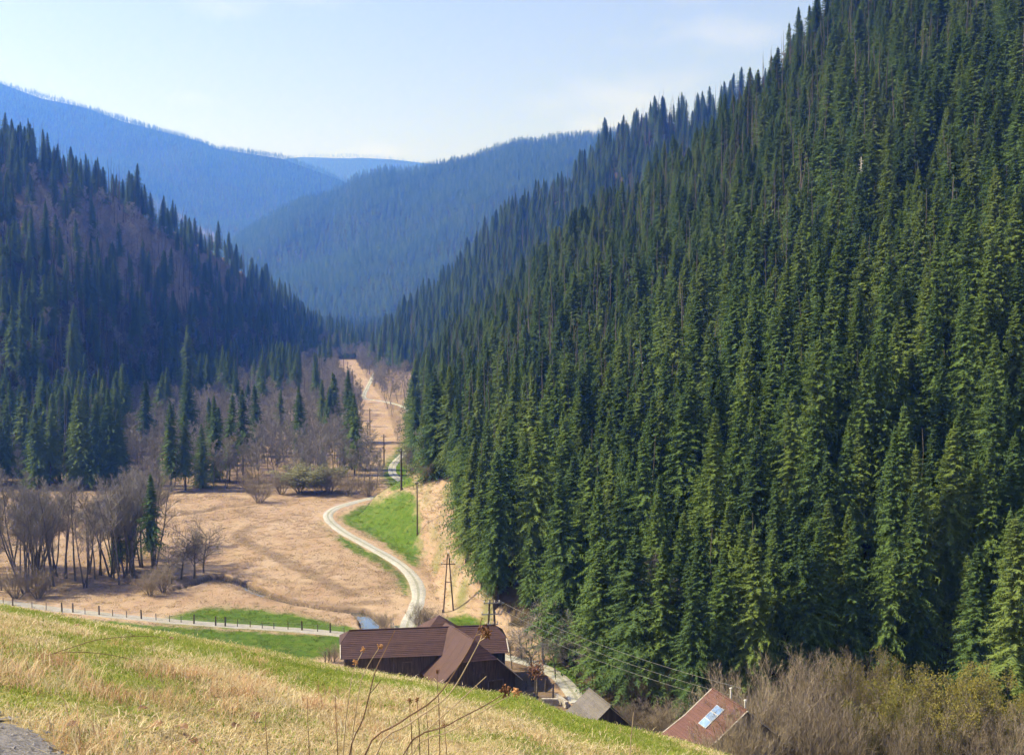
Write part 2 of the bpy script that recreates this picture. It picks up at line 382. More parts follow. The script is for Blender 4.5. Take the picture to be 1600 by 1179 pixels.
def build_ground():
    ang = np.unique(np.concatenate([np.arange(-30, 30.001, 0.09), np.arange(-180, -30, 4.0), np.arange(34, 180.1, 4.0)]))
    th = np.radians(ang)
    pyr = np.arange(1113, 606, -1.6)
    r = np.concatenate([np.geomspace(0.6, 8.8, 26), np.geomspace(9, 60, 170), np.geomspace(61, 149, 60), 96550 / (pyr - 470), np.geomspace(712, 9600, 165)])
    A, R = np.meshgrid(th, r); X = R * np.sin(A); Y = R * np.cos(A)
    Z, K, T, MU = height(X, Y, True)
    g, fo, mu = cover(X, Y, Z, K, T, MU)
    n, m = X.shape
    V = np.stack([X, Y, Z], -1).reshape(-1, 3)
    i = np.arange(n - 1)[:, None] * m; j = np.arange(m - 1)[None]
    a = (i + j).ravel(); Fc = np.stack([a, a + 1, a + m + 1, a + m], 1)
    # close the disc under the camera
    c = len(V); V = np.vstack([V, [[0, 0, H(0.0, 0.01)]]])
    me = np_mesh('ground', V, Fc[:, ::-1], ground_mat())
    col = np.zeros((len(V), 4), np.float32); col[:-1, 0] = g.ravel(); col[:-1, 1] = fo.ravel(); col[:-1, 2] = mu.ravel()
    col[:-1, 3] = (K == 9).ravel()
    at = me.attributes.new('cover', 'FLOAT_COLOR', 'POINT'); at.data.foreach_set('color', col.ravel())
    me.polygons.foreach_set('use_smooth', np.ones(len(me.polygons), bool))
    tag(add('ground', me), 'valley floor of dry meadow and green grass rising into wooded slopes', None, kind='structure')
def ground_mat():
    m, t, p = new_mat('ground_cover')
    co = N(t, 'ShaderNodeTexCoord').outputs['Object']; at = N(t, 'ShaderNodeAttribute', attribute_name='cover')
    sp = N(t, 'ShaderNodeSeparateColor'); t.links.new(at.outputs['Color'], sp.inputs[0])
    n_big = noise(t, co, 0.035, 5, 0.6); n_mid = noise(t, co, 0.35, 4, 0.65); n_fine = noise(t, co, 3.5, 5, 0.7)
    s2 = N(t, 'ShaderNodeMapping'); s2.inputs['Rotation'].default_value = (0, 0, 0.5); s2.inputs['Scale'].default_value = (0.25, 0.05, 1); t.links.new(co, s2.inputs[0])
    n_str = noise(t, s2.outputs[0], 1.4, 4, 0.6)
    f = math_(t, 'ADD', math_(t, 'MULTIPLY', n_big, 0.5), math_(t, 'MULTIPLY', n_mid, 0.25)); f = math_(t, 'ADD', f, math_(t, 'MULTIPLY', n_fine, 0.25))
    tan = ramp(t, f, [(0.36, (0.215, 0.15, 0.098)), (0.47, (0.30, 0.218, 0.15)), (0.56, (0.345, 0.26, 0.182)), (0.66, (0.39, 0.305, 0.215))])
    tan = mix(t, ramp(t, n_str, [(0.42, (0, 0, 0)), (0.62, (0.5, 0.5, 0.5))]), tan, (0.25, 0.16, 0.105))
    tan = mix(t, ramp(t, noise(t, co, 0.9, 4, 0.7), [(0.5, (0, 0, 0)), (0.68, (0.35, 0.35, 0.35))]), tan, (0.2, 0.135, 0.085))
    grn = ramp(t, math_(t, 'ADD', math_(t, 'MULTIPLY', f, 0.45), math_(t, 'MULTIPLY', noise(t, co, 0.55, 5, 0.7), 0.55)), [(0.35, (0.04, 0.075, 0.01)), (0.5, (0.066, 0.115, 0.015)), (0.66, (0.13, 0.155, 0.032))])
    grn_n = ramp(t, math_(t, 'ADD', math_(t, 'MULTIPLY', n_mid, 0.5), math_(t, 'MULTIPLY', n_fine, 0.5)), [(0.3, (0.09, 0.11, 0.02)), (0.5, (0.18, 0.20, 0.04)), (0.7, (0.28, 0.26, 0.09))])
    tan_n = ramp(t, n_fine, [(0.3, (0.15, 0.11, 0.055)), (0.55, (0.31, 0.235, 0.125)), (0.75, (0.45, 0.37, 0.21))])
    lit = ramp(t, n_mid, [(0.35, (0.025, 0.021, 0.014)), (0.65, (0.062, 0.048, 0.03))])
    mudc = ramp(t, n_fine, [(0.3, (0.045, 0.033, 0.024)), (0.7, (0.15, 0.11, 0.08))])
    alpha = at.outputs['Alpha']
    tan = mix(t, alpha, tan, tan_n); grn = mix(t, alpha, grn, grn_n)
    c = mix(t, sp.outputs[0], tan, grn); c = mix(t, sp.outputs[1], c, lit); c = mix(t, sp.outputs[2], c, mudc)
    t.links.new(c, p.inputs['Base Color']); p.inputs['Roughness'].default_value = 0.95; p.inputs['Specular IOR Level'].default_value = 0.05
    b = N(t, 'ShaderNodeBump'); b.inputs['Strength'].default_value = 0.6; b.inputs['Distance'].default_value = 0.25
    t.links.new(f, b.inputs['Height']); t.links.new(b.outputs[0], p.inputs['Normal'])
    return m
build_ground()

# ------------------------------------------------------------------ roads, stream
def smooth_path(pts, step):
    P = np.array(pts, float)
    for _ in range(3):
        Q = [P[0]]
        for a, b in zip(P[:-1], P[1:]): Q += [a * 0.75 + b * 0.25, a * 0.25 + b * 0.75]
        P = np.array(Q + [P[-1]])
    d = np.r_[0, np.cumsum(np.hypot(*np.diff(P, axis=0).T))]; s = np.arange(0, d[-1], step)
    return np.stack([np.interp(s, d, P[:, 0]), np.interp(s, d, P[:, 1])], 1)
def ribbon(name, pts, width, mat, lift, step=1.0, z=None, across=7, wob=0.0):
    P = smooth_path(pts, step); T = np.gradient(P, axis=0); T /= np.linalg.norm(T, axis=1)[:, None]; Nn = np.stack([T[:, 1], -T[:, 0]], 1)
    s = np.linspace(-1, 1, across); L = np.arange(len(P)) * step
    wd = width / 2 * (1 + wob * (fbm(L / 6, L * 0, 33)[:, None] - 0.5) * 2)
    X = P[:, 0:1] + Nn[:, 0:1] * s * wd; Y = P[:, 1:2] + Nn[:, 1:2] * s * wd
    zc = height(P[:, 0], P[:, 1])
    if z is None:
        Zt = height(X, Y); k = np.ones(7) / 7
        zz = np.convolve(np.pad(Zt.max(1), 3, mode='edge'), k, 'valid')
        Zr = np.maximum(zz[:, None] + lift + 0.05 * (1 - s ** 2), Zt + lift); Zr[:, 0] = Zr[:, -1] = zz - 0.15; 
    else: Zr = np.full(X.shape, z)
    V = np.stack([X, Y, Zr], -1).reshape(-1, 3); n, m = X.shape
    a = (np.arange(n - 1)[:, None] * m + np.arange(m - 1)).ravel(); Fc = np.stack([a, a + 1, a + m + 1, a + m], 1)
    me = np_mesh(name, V, Fc, mat); uv = me.uv_layers.new(name='UVMap')
    U = np.stack([np.broadcast_to((s + 1) / 2, X.shape), np.broadcast_to(L[:, None] / width, X.shape)], -1).reshape(-1, 2)
    uv.data.foreach_set('uv', U[Fc.ravel()].ravel().astype(np.float32))
    me.polygons.foreach_set('use_smooth', np.ones(len(me.polygons), bool))
    return add(name, me), P
def track_mat(name, pale, dark, strip, stripw):
    m, t, p = new_mat(name)
    co = N(t, 'ShaderNodeTexCoord'); sx = N(t, 'ShaderNodeSeparateXYZ'); t.links.new(co.outputs['UV'], sx.inputs[0])
    n = noise(t, co.outputs['Object'], 1.2, 5, 0.65); n2 = noise(t, co.outputs['Object'], 0.15, 3)
    c = ramp(t, math_(t, 'ADD', math_(t, 'MULTIPLY', n, 0.6), math_(t, 'MULTIPLY', n2, 0.4)), [(0.35, dark), (0.62, pale)])
    d = math_(t, 'ABSOLUTE', math_(t, 'SUBTRACT', sx.outputs[0], 0.5), 0)
    ctr = math_(t, 'MULTIPLY', math_(t, 'LESS_THAN', math_(t, 'ADD', d, math_(t, 'MULTIPLY', n, 0.10)), 0.05 + stripw), 0.62)
    edge = math_(t, 'GREATER_THAN', math_(t, 'ADD', d, math_(t, 'MULTIPLY', n, 0.22)), 0.55)
    c = mix(t, ctr, c, strip); c = mix(t, edge, c, strip)
    t.links.new(c, p.inputs['Base Color']); p.inputs['Roughness'].default_value = 0.95
    b = N(t, 'ShaderNodeBump'); b.inputs['Strength'].default_value = 0.5; b.inputs['Distance'].default_value = 0.06; t.links.new(n, b.inputs['Height']); t.links.new(b.outputs[0], p.inputs['Normal'])
    return m
M['road'] = track_mat('gravel_road', (0.36, 0.355, 0.325), (0.25, 0.245, 0.22), (0.16, 0.165, 0.11), 0.07)
M['lane'] = track_mat('gravel_lane', (0.31, 0.295, 0.27), (0.22, 0.21, 0.185), (0.19, 0.18, 0.12), 0.0)
ROAD_PX = [(905, 1100), (890, 1075), (868, 1052), (835, 1035), (780, 1024), (720, 1016), (665, 1004), (634, 990), (637, 972), (650, 952), (656, 925), (645, 900), (622, 880), (590, 860), (555, 840), (525, 822), (509, 806), (520, 795), (550, 785), (590, 776), (618, 770), (636, 764), (634, 757), (616, 744), (611, 733), (616, 722), (628, 711), (640, 700), (652, 688), (655, 668), (645, 645), (625, 633), (603, 628), (580, 625), (566, 622), (574, 606), (580, 594), (584, 586), (590, 578)]
road_o, ROADP = ribbon('road', [floor_at(*p) for p in ROAD_PX], 3.0, M['road'], 0.05, wob=0.12)
tag(road_o, 'pale gravel road winding along the valley past the barn', kind='structure')
LANE_PX = [(-90, 931), (0, 941), (60, 949), (130, 958), (210, 966), (300, 973), (380, 979), (460, 985), (540, 991), (600, 996), (634, 999)]
lane_o, LANEP = ribbon('lane', [floor_at(*p) for p in LANE_PX], 3.0, M['lane'], 0.05, wob=0.1)
tag(lane_o, 'pale lane running along the fence in front of the grove', kind='structure')
def water_mat():
    m, t, p = new_mat('stream_water'); p.inputs['Base Color'].default_value = (0.03, 0.045, 0.05, 1); p.inputs['Roughness'].default_value = 0.06
    p.inputs['Specular IOR Level'].default_value = 1.0; p.inputs['Coat Weight'].default_value = 1.0; p.inputs['Coat Roughness'].default_value = 0.03
    co = N(t, 'ShaderNodeTexCoord'); n = noise(t, co.outputs['Object'], 2.2, 3)
    b = N(t, 'ShaderNodeBump'); b.inputs['Strength'].default_value = 0.05; b.inputs['Distance'].default_value = 0.05
    t.links.new(n, b.inputs['Height']); t.links.new(b.outputs[0], p.inputs['Normal']); return m
M['water'] = water_mat()
st_o, _ = ribbon('stream_water', STREAM, 3.4, M['water'], 0, z=-0.78, across=3)
tag(st_o, 'narrow stream reflecting the pale sky between dark banks', kind='structure')

# gravel lay-by at the camera's feet
def build_layby():
    E = [(-160, 1085), (0, 1122), (40, 1132), (75, 1150), (110, 1179), (150, 1230), (150, 1300), (-200, 1300)]
    pts = []
    for p in E:
        x, y, z = ground(*p, ymin=3.0); pts.append((x, y))
    xs = np.array([q[0] for q in pts]); ys = np.array([q[1] for q in pts])
    X, Y = np.meshgrid(np.arange(xs.min() - 1, xs.max() + 1, 0.08), np.arange(ys.min() - 1, ys.max() + 1, 0.08))
    j = (fbm(X * 1.5, Y * 1.5, 15) - 0.5) * 0.5
    ins = inside(X + j, Y + j, pts); Z = height(X, Y)
    Z2 = Z + 0.018 + 0.03 * (fbm(X * 4, Y * 4, 17) - 0.5)
    idx = -np.ones(X.shape, int); q = ins[:-1, :-1] & ins[1:, :-1] & ins[:-1, 1:] & ins[1:, 1:]
    use = np.zeros(X.shape, bool); use[:-1, :-1] |= q; use[1:, :-1] |= q; use[:-1, 1:] |= q; use[1:, 1:] |= q
    idx[use] = np.arange(use.sum()); V = np.stack([X[use], Y[use], Z2[use]], 1)
    I, J = np.nonzero(q); Fc = np.stack([idx[I, J], idx[I, J + 1], idx[I + 1, J + 1], idx[I + 1, J]], 1)
    m = simple_mat('layby_gravel', (0.12, 0.112, 0.108), (0.21, 0.195, 0.185), 14, rough=0.95, bump=0.8)
    o = tag(add('gravel_track', np_mesh('gravel_track', V, Fc, m)), 'grey gravel edge of the track in the lower corner', kind='structure')
    # loose stones
    mb = MB()
    for k in range(900):
        a, b = random.uniform(xs.min(), xs.max()), random.uniform(ys.min(), ys.max())
        if not inside(np.array([a]), np.array([b]), pts)[0]: continue
        r = random.choice([0.008, 0.012, 0.015, 0.02, 0.03]) * random.uniform(0.7, 1.4); h = H(a, b) + 0.02
        top = [(a + r * cos(t) * random.uniform(0.7, 1.2), b + r * sin(t) * random.uniform(0.7, 1.2), h) for t in np.linspace(0, 2 * pi, 6)[:-1]]
        ap = (a + random.uniform(-r, r) * 0.3, b, h + r * random.uniform(0.35, 0.6))
        for i in range(5): mb.face(top[i], top[(i + 1) % 5], ap)
    tag(add('gravel', mb.mesh('gravel', simple_mat('gravel_stone', (0.12, 0.11, 0.105), (0.26, 0.245, 0.235), 9))), 'loose grey stones on the track edge', kind='stuff')
    return pts
LAYBY = build_layby()

# ------------------------------------------------------------------ TREE KINDS
def spruce_mesh(seed, Ht, R, base, whorls, nb, nodes, open_=0.0):
    rg = random.Random(seed); V = []; Fa = []
    def tri(a, b, c):
        n = len(V); V.extend((a, b, c)); Fa.append((n, n + 1, n + 2))
    lob = [rg.uniform(0.62, 1.3) for _ in range(7)]
    for i in range(whorls):
        rel = (i + rg.random() * 0.8) / whorls; rel = rel ** 0.94; h = Ht * (base + (0.985 - base) * rel)
        prof = (1 - rel) ** (0.72 + 0.28 * ((seed * 37) % 11) / 10) * (0.55 + 0.45 * min(1, rel / 0.12 + 0.25)) 
        for b in range(nb):
            if rg.random() < open_: continue
            ang = 2 * pi * (b + rg.random()) / nb + i * 2.4
            L = R * prof * rg.uniform(0.45, 1.35) * lob[(int(ang * 7 / 2 / pi) + int(rel * 9) * 3) % 7] + 0.12
            a0 = 0.55 * rel - 0.18 + rg.uniform(-0.3, 0.25); dr = 0.26 + 0.2 * (1 - rel) + rg.uniform(-0.12, 0.12)
            ca, sa = cos(ang), sin(ang)
            def pt(q): return (ca * L * q, sa * L * q, h + L * (a0 * q - dr * q * q + 0.12 * q ** 4))
            prev = (0, 0, h); wd = 0.075 if nodes > 3 else 0.22
            for k in range(1, nodes + 1):
                q = k / nodes; p = pt(q)
                for j in range(3 if nodes > 3 else 1):
                    f = 0.333 * (j + rg.random()) if nodes > 3 else 0.6
                    m_ = (prev[0] + (p[0] - prev[0]) * f, prev[1] + (p[1] - prev[1]) * f, prev[2] + (p[2] - prev[2]) * f)
                    for sgn in (-1, 1):
                        l = (L * 0.24 * (1.15 - q) + 0.17) * rg.uniform(0.6, 1.4) if nodes > 3 else (L * 0.36 * (1.15 - q) + 0.20) * rg.uniform(0.7, 1.35)
                        an = ang + sgn * rg.uniform(0.45, 1.15); dz_ = -l * rg.uniform(-0.1, 0.85)
                        tri((m_[0] - ca * wd, m_[1] - sa * wd, m_[2] + 0.04), (m_[0] + ca * wd, m_[1] + sa * wd, m_[2] - 0.04), (m_[0] + cos(an) * l, m_[1] + sin(an) * l, m_[2] + dz_))
                hl = (0.2 + 0.16 * L * rg.random())
                tri((p[0] - ca * wd * 1.3, p[1] - sa * wd * 1.3, p[2] + 0.05), (p[0] + ca * wd * 1.3, p[1] + sa * wd * 1.3, p[2] - 0.02), (p[0] + rg.uniform(-0.2, 0.2), p[1] + rg.uniform(-0.2, 0.2), p[2] - hl))
                prev = p
            tip = pt(1.1); tri((prev[0] - sa * wd, prev[1] + ca * wd, prev[2]), (prev[0] + sa * wd, prev[1] - ca * wd, prev[2]), tip)
    # leader
    for k in range(3):
        a = 2 * pi * k / 3; tri((0.12 * cos(a), 0.12 * sin(a), Ht * 0.965), (0.12 * cos(a + 2), 0.12 * sin(a + 2), Ht * 0.965), (0, 0, Ht * 1.015))
    return np_mesh('spruce_crown', V, Fa, M['needle'])
def trunk_mesh(seed, Ht, r, mat, name='trunk', top=0.97, bend=0.01, n=6):
    rg = random.Random(seed); mb = MB(); pts = []; rd = []
    for k in range(7):
        q = k / 6; pts.append((rg.uniform(-1, 1) * bend * Ht * q, rg.uniform(-1, 1) * bend * Ht * q, -0.6 + (Ht * top + 0.6) * q)); rd.append(r * (1 - q * 0.93) * (1.35 if k == 0 else 1))
    mb.tube(pts, rd, n); return mb.mesh(name, mat, True)

def bare_mesh(seed, Ht, style, tw=1.0, start=0.30):
    """trunk mesh and twig mesh of a leafless broadleaf"""
    rg = random.Random(seed); tr = MB(); V = []; Fa = []; ends = []
    def tri(a, b, c):
        n = len(V); V.extend((tuple(a), tuple(b), tuple(c))); Fa.append((n, n + 1, n + 2))
    def perp(d):
        a = Vector((rg.gauss(0, 1), rg.gauss(0, 1), rg.gauss(0, 1))); a = a - d * a.dot(d); return a.normalized()
    def twig(p, d, L, wd):
        e = p + d * L + Vector((0, 0, rg.uniform(-0.05, 0.12) * L)); s = perp(d) * wd * tw; tri(p - s, p + s, e); ends.append(e)
        return e
    def limb(p, d, L, r, lev, up):
        n = 4 if lev == 0 else 3; pts = [p]; rd = [r]; dd = d.copy()
        for k in range(n):
            dd = (dd + perp(dd) * (0.10 + 0.05 * lev) + Vector((0, 0, up * 0.12))).normalized(); pts.append(pts[-1] + dd * (L / n)); rd.append(r * (1 - 0.8 * (k + 1) / n))
        tr.tube(pts, rd, 5 if lev == 0 else 3, False)
        return pts, dd
    def fan(pts, L, lev, spread, up):
        """side twigs along a limb"""
        cnt = {1: 9, 2: 8}[lev] if style != 'bush' else {1: 13, 2: 11}[lev]
        for k in range(cnt):
            q = 0.22 + 0.78 * (k + rg.random()) / cnt; i = min(int(q * (len(pts) - 1)), len(pts) - 2); f = q * (len(pts) - 1) - i
            p = pts[i].lerp(pts[i + 1], f); d0 = (pts[i + 1] - pts[i]).normalized()
            d = (d0 * (1 - spread) + perp(d0) * spread + Vector((0, 0, up))).normalized(); l = L * rg.uniform(0.3, 0.55) * (1.25 - q * 0.6)
            if lev == 1:
                mid = p + d * l; s = perp(d) * (0.016 if style == 'bush' else 0.04); tri(p - s, p + s, mid)
                sub = [p, p.lerp(mid, 0.5), mid]; fan(sub, l, 2, spread, up)
            else:
                e = twig(p, d, l * 1.3, 0.030 if style != 'bush' else 0.010)
                for _ in range(3): twig(p.lerp(e, rg.uniform(0.4, 0.9)), (d + perp(d) * 0.7).normalized(), l * 0.6, 0.024 if style != 'bush' else 0.008)
    if style == 'alder':
        pts, _ = limb(Vector((0, 0, -0.4)), Vector((rg.uniform(-0.08, 0.08), rg.uniform(-0.08, 0.08), 1)).normalized(), Ht * 0.98, Ht * 0.0115, 0, 1.0)
        nbr = 17
        for k in range(nbr):
            q = start + (0.98 - start) * (k + rg.random()) / nbr; i = min(int(q * 4), 3); p = pts[i].lerp(pts[i + 1], q * 4 - i)
            az = rg.uniform(0, 2 * pi); el = rg.uniform(0.5, 1.0); d = Vector((cos(az) * cos(el), sin(az) * cos(el), sin(el)))
            L = Ht * (0.30 - 0.20 * abs(q - 0.55)) * rg.uniform(0.7, 1.1) * (1.1 - 0.5 * q)
            b, _ = limb(p, d, L, Ht * 0.0042 * (1.2 - q), 1, 0.5); fan(b, L, 1, 0.5, 0.28)
    elif style == 'round':
        pts, _ = limb(Vector((0, 0, -0.4)), Vector((rg.uniform(-0.15, 0.15), rg.uniform(-0.15, 0.15), 1)).normalized(), Ht * 0.7, Ht * 0.02, 0, 0.6)
        nbr = 14
        for k in range(nbr):
            q = 0.28 + 0.72 * (k + rg.random()) / nbr; i = min(int(q * 4), 3); p = pts[i].lerp(pts[i + 1], q * 4 - i)
            az = rg.uniform(0, 2 * pi); el = rg.uniform(0.25, 0.9); d = Vector((cos(az) * cos(el), sin(az) * cos(el), sin(el)))
            L = Ht * 0.42 * rg.uniform(0.7, 1.1); b, _ = limb(p, d, L, Ht * 0.007, 1, 0.35); fan(b, L, 1, 0.6, 0.2)
    else:   # bush: many stems fanning up from the ground
        for k in range(20):
            az = rg.uniform(0, 2 * pi); el = rg.uniform(1.0, 1.48); d = Vector((cos(az) * cos(el), sin(az) * cos(el), sin(el)))
            L = Ht * rg.uniform(0.7, 1.0); b, _ = limb(Vector((cos(az) * 0.3, sin(az) * 0.3, -0.3)), d, L, Ht * 0.007, 1, 0.25); fan(b, L * 0.62, 1, 0.42, 0.32)
    return tr, V, Fa, ends
def bud_mesh(seed, ends, mat, size, keep):
    rg = random.Random(seed); V = []; Fa = []
    for e in ends:
        for _ in range(2):
            if rg.random() > keep: continue
            c = Vector(e) + Vector((rg.gauss(0, .12), rg.gauss(0, .12), rg.gauss(0, .12))); a = Vector((rg.gauss(0, 1), rg.gauss(0, 1), rg.gauss(0, 1))).normalized() * size; b = a.orthogonal().normalized() * size * 0.6
            n = len(V); V += [tuple(c - a), tuple(c + b), tuple(c + a), tuple(c - b)]; Fa.append((n, n + 1, n + 2, n + 3))
    return np_mesh('buds', V, Fa, mat)

NV = 9
SPR = [spruce_mesh(100 + i, 24, [3.5, 4.1, 3.0, 3.7, 4.4, 3.3, 3.9, 4.6, 3.2][i], [0.10, 0.05, 0.16, 0.08, 0.04, 0.2, 0.12, 0.14, 0.3][i], 70, 9, 7, [0, 0, .12, 0, .05, .2, .1, .32, .38][i]) for i in range(NV)]
SPR_T = [trunk_mesh(200 + i, 24, 0.26, M['bark']) for i in range(NV)]
LOWS = [spruce_mesh(300 + i, 24, [6.0, 6.8, 5.2, 6.3][i], [0.0, 0.0, 0.0, 0.0][i], 22, 8, 3) for i in range(4)]
ALD = []; ALD_T = []
for i in range(6):
    a, V_, F_, e_ = bare_mesh(400 + i, 16, 'alder'); ALD_T.append(a.mesh('alder_limbs', M['alder_bark'], True)); ALD.append(np_mesh('alder_twigs', V_, F_, M['twig']))
ALG = []; ALG_T = []
for i in range(5):
    a, V_, F_, e_ = bare_mesh(450 + i, 16, 'alder', 0.34, 0.42); ALG_T.append(a.mesh('alder_limbs', M['alder_bark'], True)); ALG.append(np_mesh('alder_twigs', V_, F_, M['twig']))
RND = []; RND_T = []
for i in range(4):
    a, V_, F_, e_ = bare_mesh(500 + i, 10, 'round', 0.55); RND_T.append(a.mesh('tree_limbs', M['alder_bark'], True)); RND.append(np_mesh('tree_twigs', V_, F_, M['twig']))
BSH = []; BSH_T = []; BSH_E = []
for i in range(4):
    a, V_, F_, e_ = bare_mesh(600 + i, 8, 'bush'); BSH_T.append(a.mesh('bush_stems', M['alder_bark'], True)); BSH.append(np_mesh('bush_twigs', V_, F_, M['twig_warm'])); BSH_E.append(e_)

def plant(kind, var, x, y, scale, rz, label, group, cat='tree', z=None, extra=None):
    """one tree: an Empty at its foot with trunk and crown as parts"""
    tabs = {'spruce_tree': (SPR, SPR_T), 'bare_tree': (ALD, ALD_T), 'alder_tree': (ALG, ALG_T), 'fruit_tree': (RND, RND_T), 'bare_shrub': (BSH, BSH_T)}
    cr_, tk = tabs[kind]; v = var % len(cr_)
    o = empty(kind, (x, y, (H(x, y) if z is None else z) - 0.1), rz, scale); tag(o, label, cat, group)
    add('trunk' if kind != 'bare_shrub' else 'stems', tk[v], o); add('crown', cr_[v], o)
    if extra: add('buds', extra, o)
    return o

# ------------------------------------------------------------------ where the woods stand
CLEAR_L = [[(205, 298), (232, 303), (300, 343), (350, 374), (338, 388), (278, 356), (220, 328)]]
BARE_L = [(15, 335), (60, 290), (110, 295), (200, 325), (245, 350), (310, 392), (340, 425), (230, 430), (110, 418), (40, 392)]
BARE_O = [(10, 330), (60, 280), (245, 345), (330, 390), (420, 470), (330, 500), (200, 480), (110, 440)]
def scatter(bound, step, seed):
    rg = np.random.default_rng(seed); y0, y1, u0, u1 = bound
    ys = np.arange(y0, y1, step); X = []; Y = []
    for yv in ys:
        xs = np.arange(u0 * yv, u1 * yv, step); X.append(xs + rg.uniform(-.45, .45, xs.size) * step); Y.append(yv + rg.uniform(-.45, .45, xs.size) * step)
    return np.concatenate(X), np.concatenate(Y), rg
conifers = []; bares = []          # rows: x, y, z, scale, rot, variant, region
def region(bound, step, seed, body, hmul, reg):
    X, Y, rg = scatter(bound, step, seed); Z, K, T, _ = height(X, Y, True)
    k = (K == body) if body else np.ones(X.shape, bool)
    if body == 1: k = (K == 1) | (K == 8)
    k &= T < (1.06 if body in (1, 2, 4) else 1.004)
    px, py = project(X, Y, Z)
    if body == 1:
        k &= ~(inside(px, py, FOREST_EDGE) & (Y < 420)); k &= ~inside(px, py, [(1062, 690), (1092, 680), (1096, 735), (1066, 745)])
    if body == 4:
        for c in CLEAR_L: k &= ~inside(px, py, c)
    X, Y, Z, px, py = X[k], Y[k], Z[k], px[k], py[k]
    n = X.size; r = rg.random(n); sc_ = hmul * (0.58 + 0.58 * rg.random(n) ** 0.8) * (0.78 + 0.44 * fbm(X / 38, Y / 38, seed + 3))
    bare = r < (T[k] < (0.82 if body == 4 else 2)) * np.full(n, {1: 0.03, 2: 0.03, 3: 0.02, 4: 0.13}.get(body, 0.0))
    if body == 4: bare |= inside(px, py, BARE_L) & (r < 0.95) | inside(px, py, BARE_O) & (r < 0.45)
    if body == 4: bare |= (px > 205) & (py > 520) & (r < 0.5) | (px > 60) & (py > 440) & (r < 0.16)
    if body == 4: bare &= T[k] < 0.86
    if body == 2: bare |= inside(px, py, [(840, 370), (930, 330), (900, 420), (800, 470)]) & (r < .25)
    conifers.append(np.stack([X, Y, Z, sc_, rg.random(n) * 6.283, rg.integers(0, NV, n), np.full(n, reg)], 1)[~bare])
    bares.append(np.stack([X, Y, Z, sc_ * (0.85 if body == 4 else 0.62), rg.random(n) * 6.283, rg.integers(0, 6, n), np.full(n, reg)], 1)[bare])
region((140, 660, -0.16, 0.52), 4.15, 1, 1, 0.98, 1)
region((760, 1170, -0.14, 0.40), 6.0, 2, 2, 1.15, 2)
region((1800, 3340, -0.32, 0.13), 8.2, 3, 3, 0.95, 3)
region((330, 1400, -0.52, -0.08), 6.2, 4, 4, 0.95, 4)
region((3350, 5400, -0.50, -0.06), 11.5, 5, 5, 0.85, 5)
region((7300, 8360, -0.24, 0.0), 18, 6, 6, 0.85, 6)
# the wooded valley bottom on the left
def woodland():
    X, Y, rg = scatter((318, 1150, -0.47, -0.06), 4.6, 77); Z, K, T, _ = height(X, Y, True); px, py = project(X, Y, Z)
    k = (K == 0) & (py < 770) & ~inside(px, py, MEADOW_STRIP) & (px < 600)
    d = dist_poly(X, Y, [tuple(p) for p in ROADP]); k &= d > 3
    edge = 765 + (fbm(X / 9, Y / 9, 7) - 0.5) * 14; k &= py < edge
    X, Y, Z, px, py = X[k], Y[k], Z[k], px[k], py[k]; n = X.size; r = rg.random(n)
    pc = np.where(px < 195, 0.9, np.where(px < 420, 0.05, 0.025)); pc = np.where((py < 640) & (px < 470), 0.22, pc)
    clump = fbm(X / 16, Y / 16, 13); pc = np.clip(pc + (clump - 0.5) * np.where(px < 195, 0.3, 0.25), 0.01, 1)
    con = r < pc; sc_ = 0.7 + 0.45 * rg.random(n)
    conifers.append(np.stack([X, Y, Z, sc_, rg.random(n) * 6.283, rg.integers(0, NV, n), np.full(n, 7)], 1)[con])
    b = np.stack([X, Y, Z, sc_ * 0.78, rg.random(n) * 6.283, rg.integers(0, 6, n), np.full(n, 7)], 1)[~con]
    b = b[rg.random(len(b)) < 0.8]; bares.append(b)
    # bare scrub at the foot of the right-hand slope beside the road
    X, Y, rg = scatter((380, 900, -0.12, -0.05), 5.5, 78); Z, K, T, _ = height(X, Y, True); px, py = project(X, Y, Z)
    k = ~inside(px, py, MEADOW_STRIP) & (px > 585) & (px < 660) & (dist_poly(X, Y, [tuple(p) for p in ROADP]) > 3) & (Z < 8) & (py < 745)
    n = k.sum(); b = np.stack([X[k], Y[k], Z[k], 0.35 + 0.25 * rg.random(n), rg.random(n) * 6.283, rg.integers(0, 6, n), np.full(n, 7)], 1); bares.append(b[rg.random(n) < 0.5])
woodland()
X, Y, rg_ = scatter((1050, 2500, -0.22, -0.06), 9.0, 79); Z, K, T, _ = height(X, Y, True); k = K == 0; n = k.sum()
conifers.append(np.stack([X[k], Y[k], Z[k], 0.6 + 0.5 * rg_.random(n), rg_.random(n) * 6.283, rg_.integers(0, NV, n), np.full(n, 4)], 1)[rg_.random(n) < 0.8])
CON = np.concatenate(conifers); BAR = np.concatenate(bares)

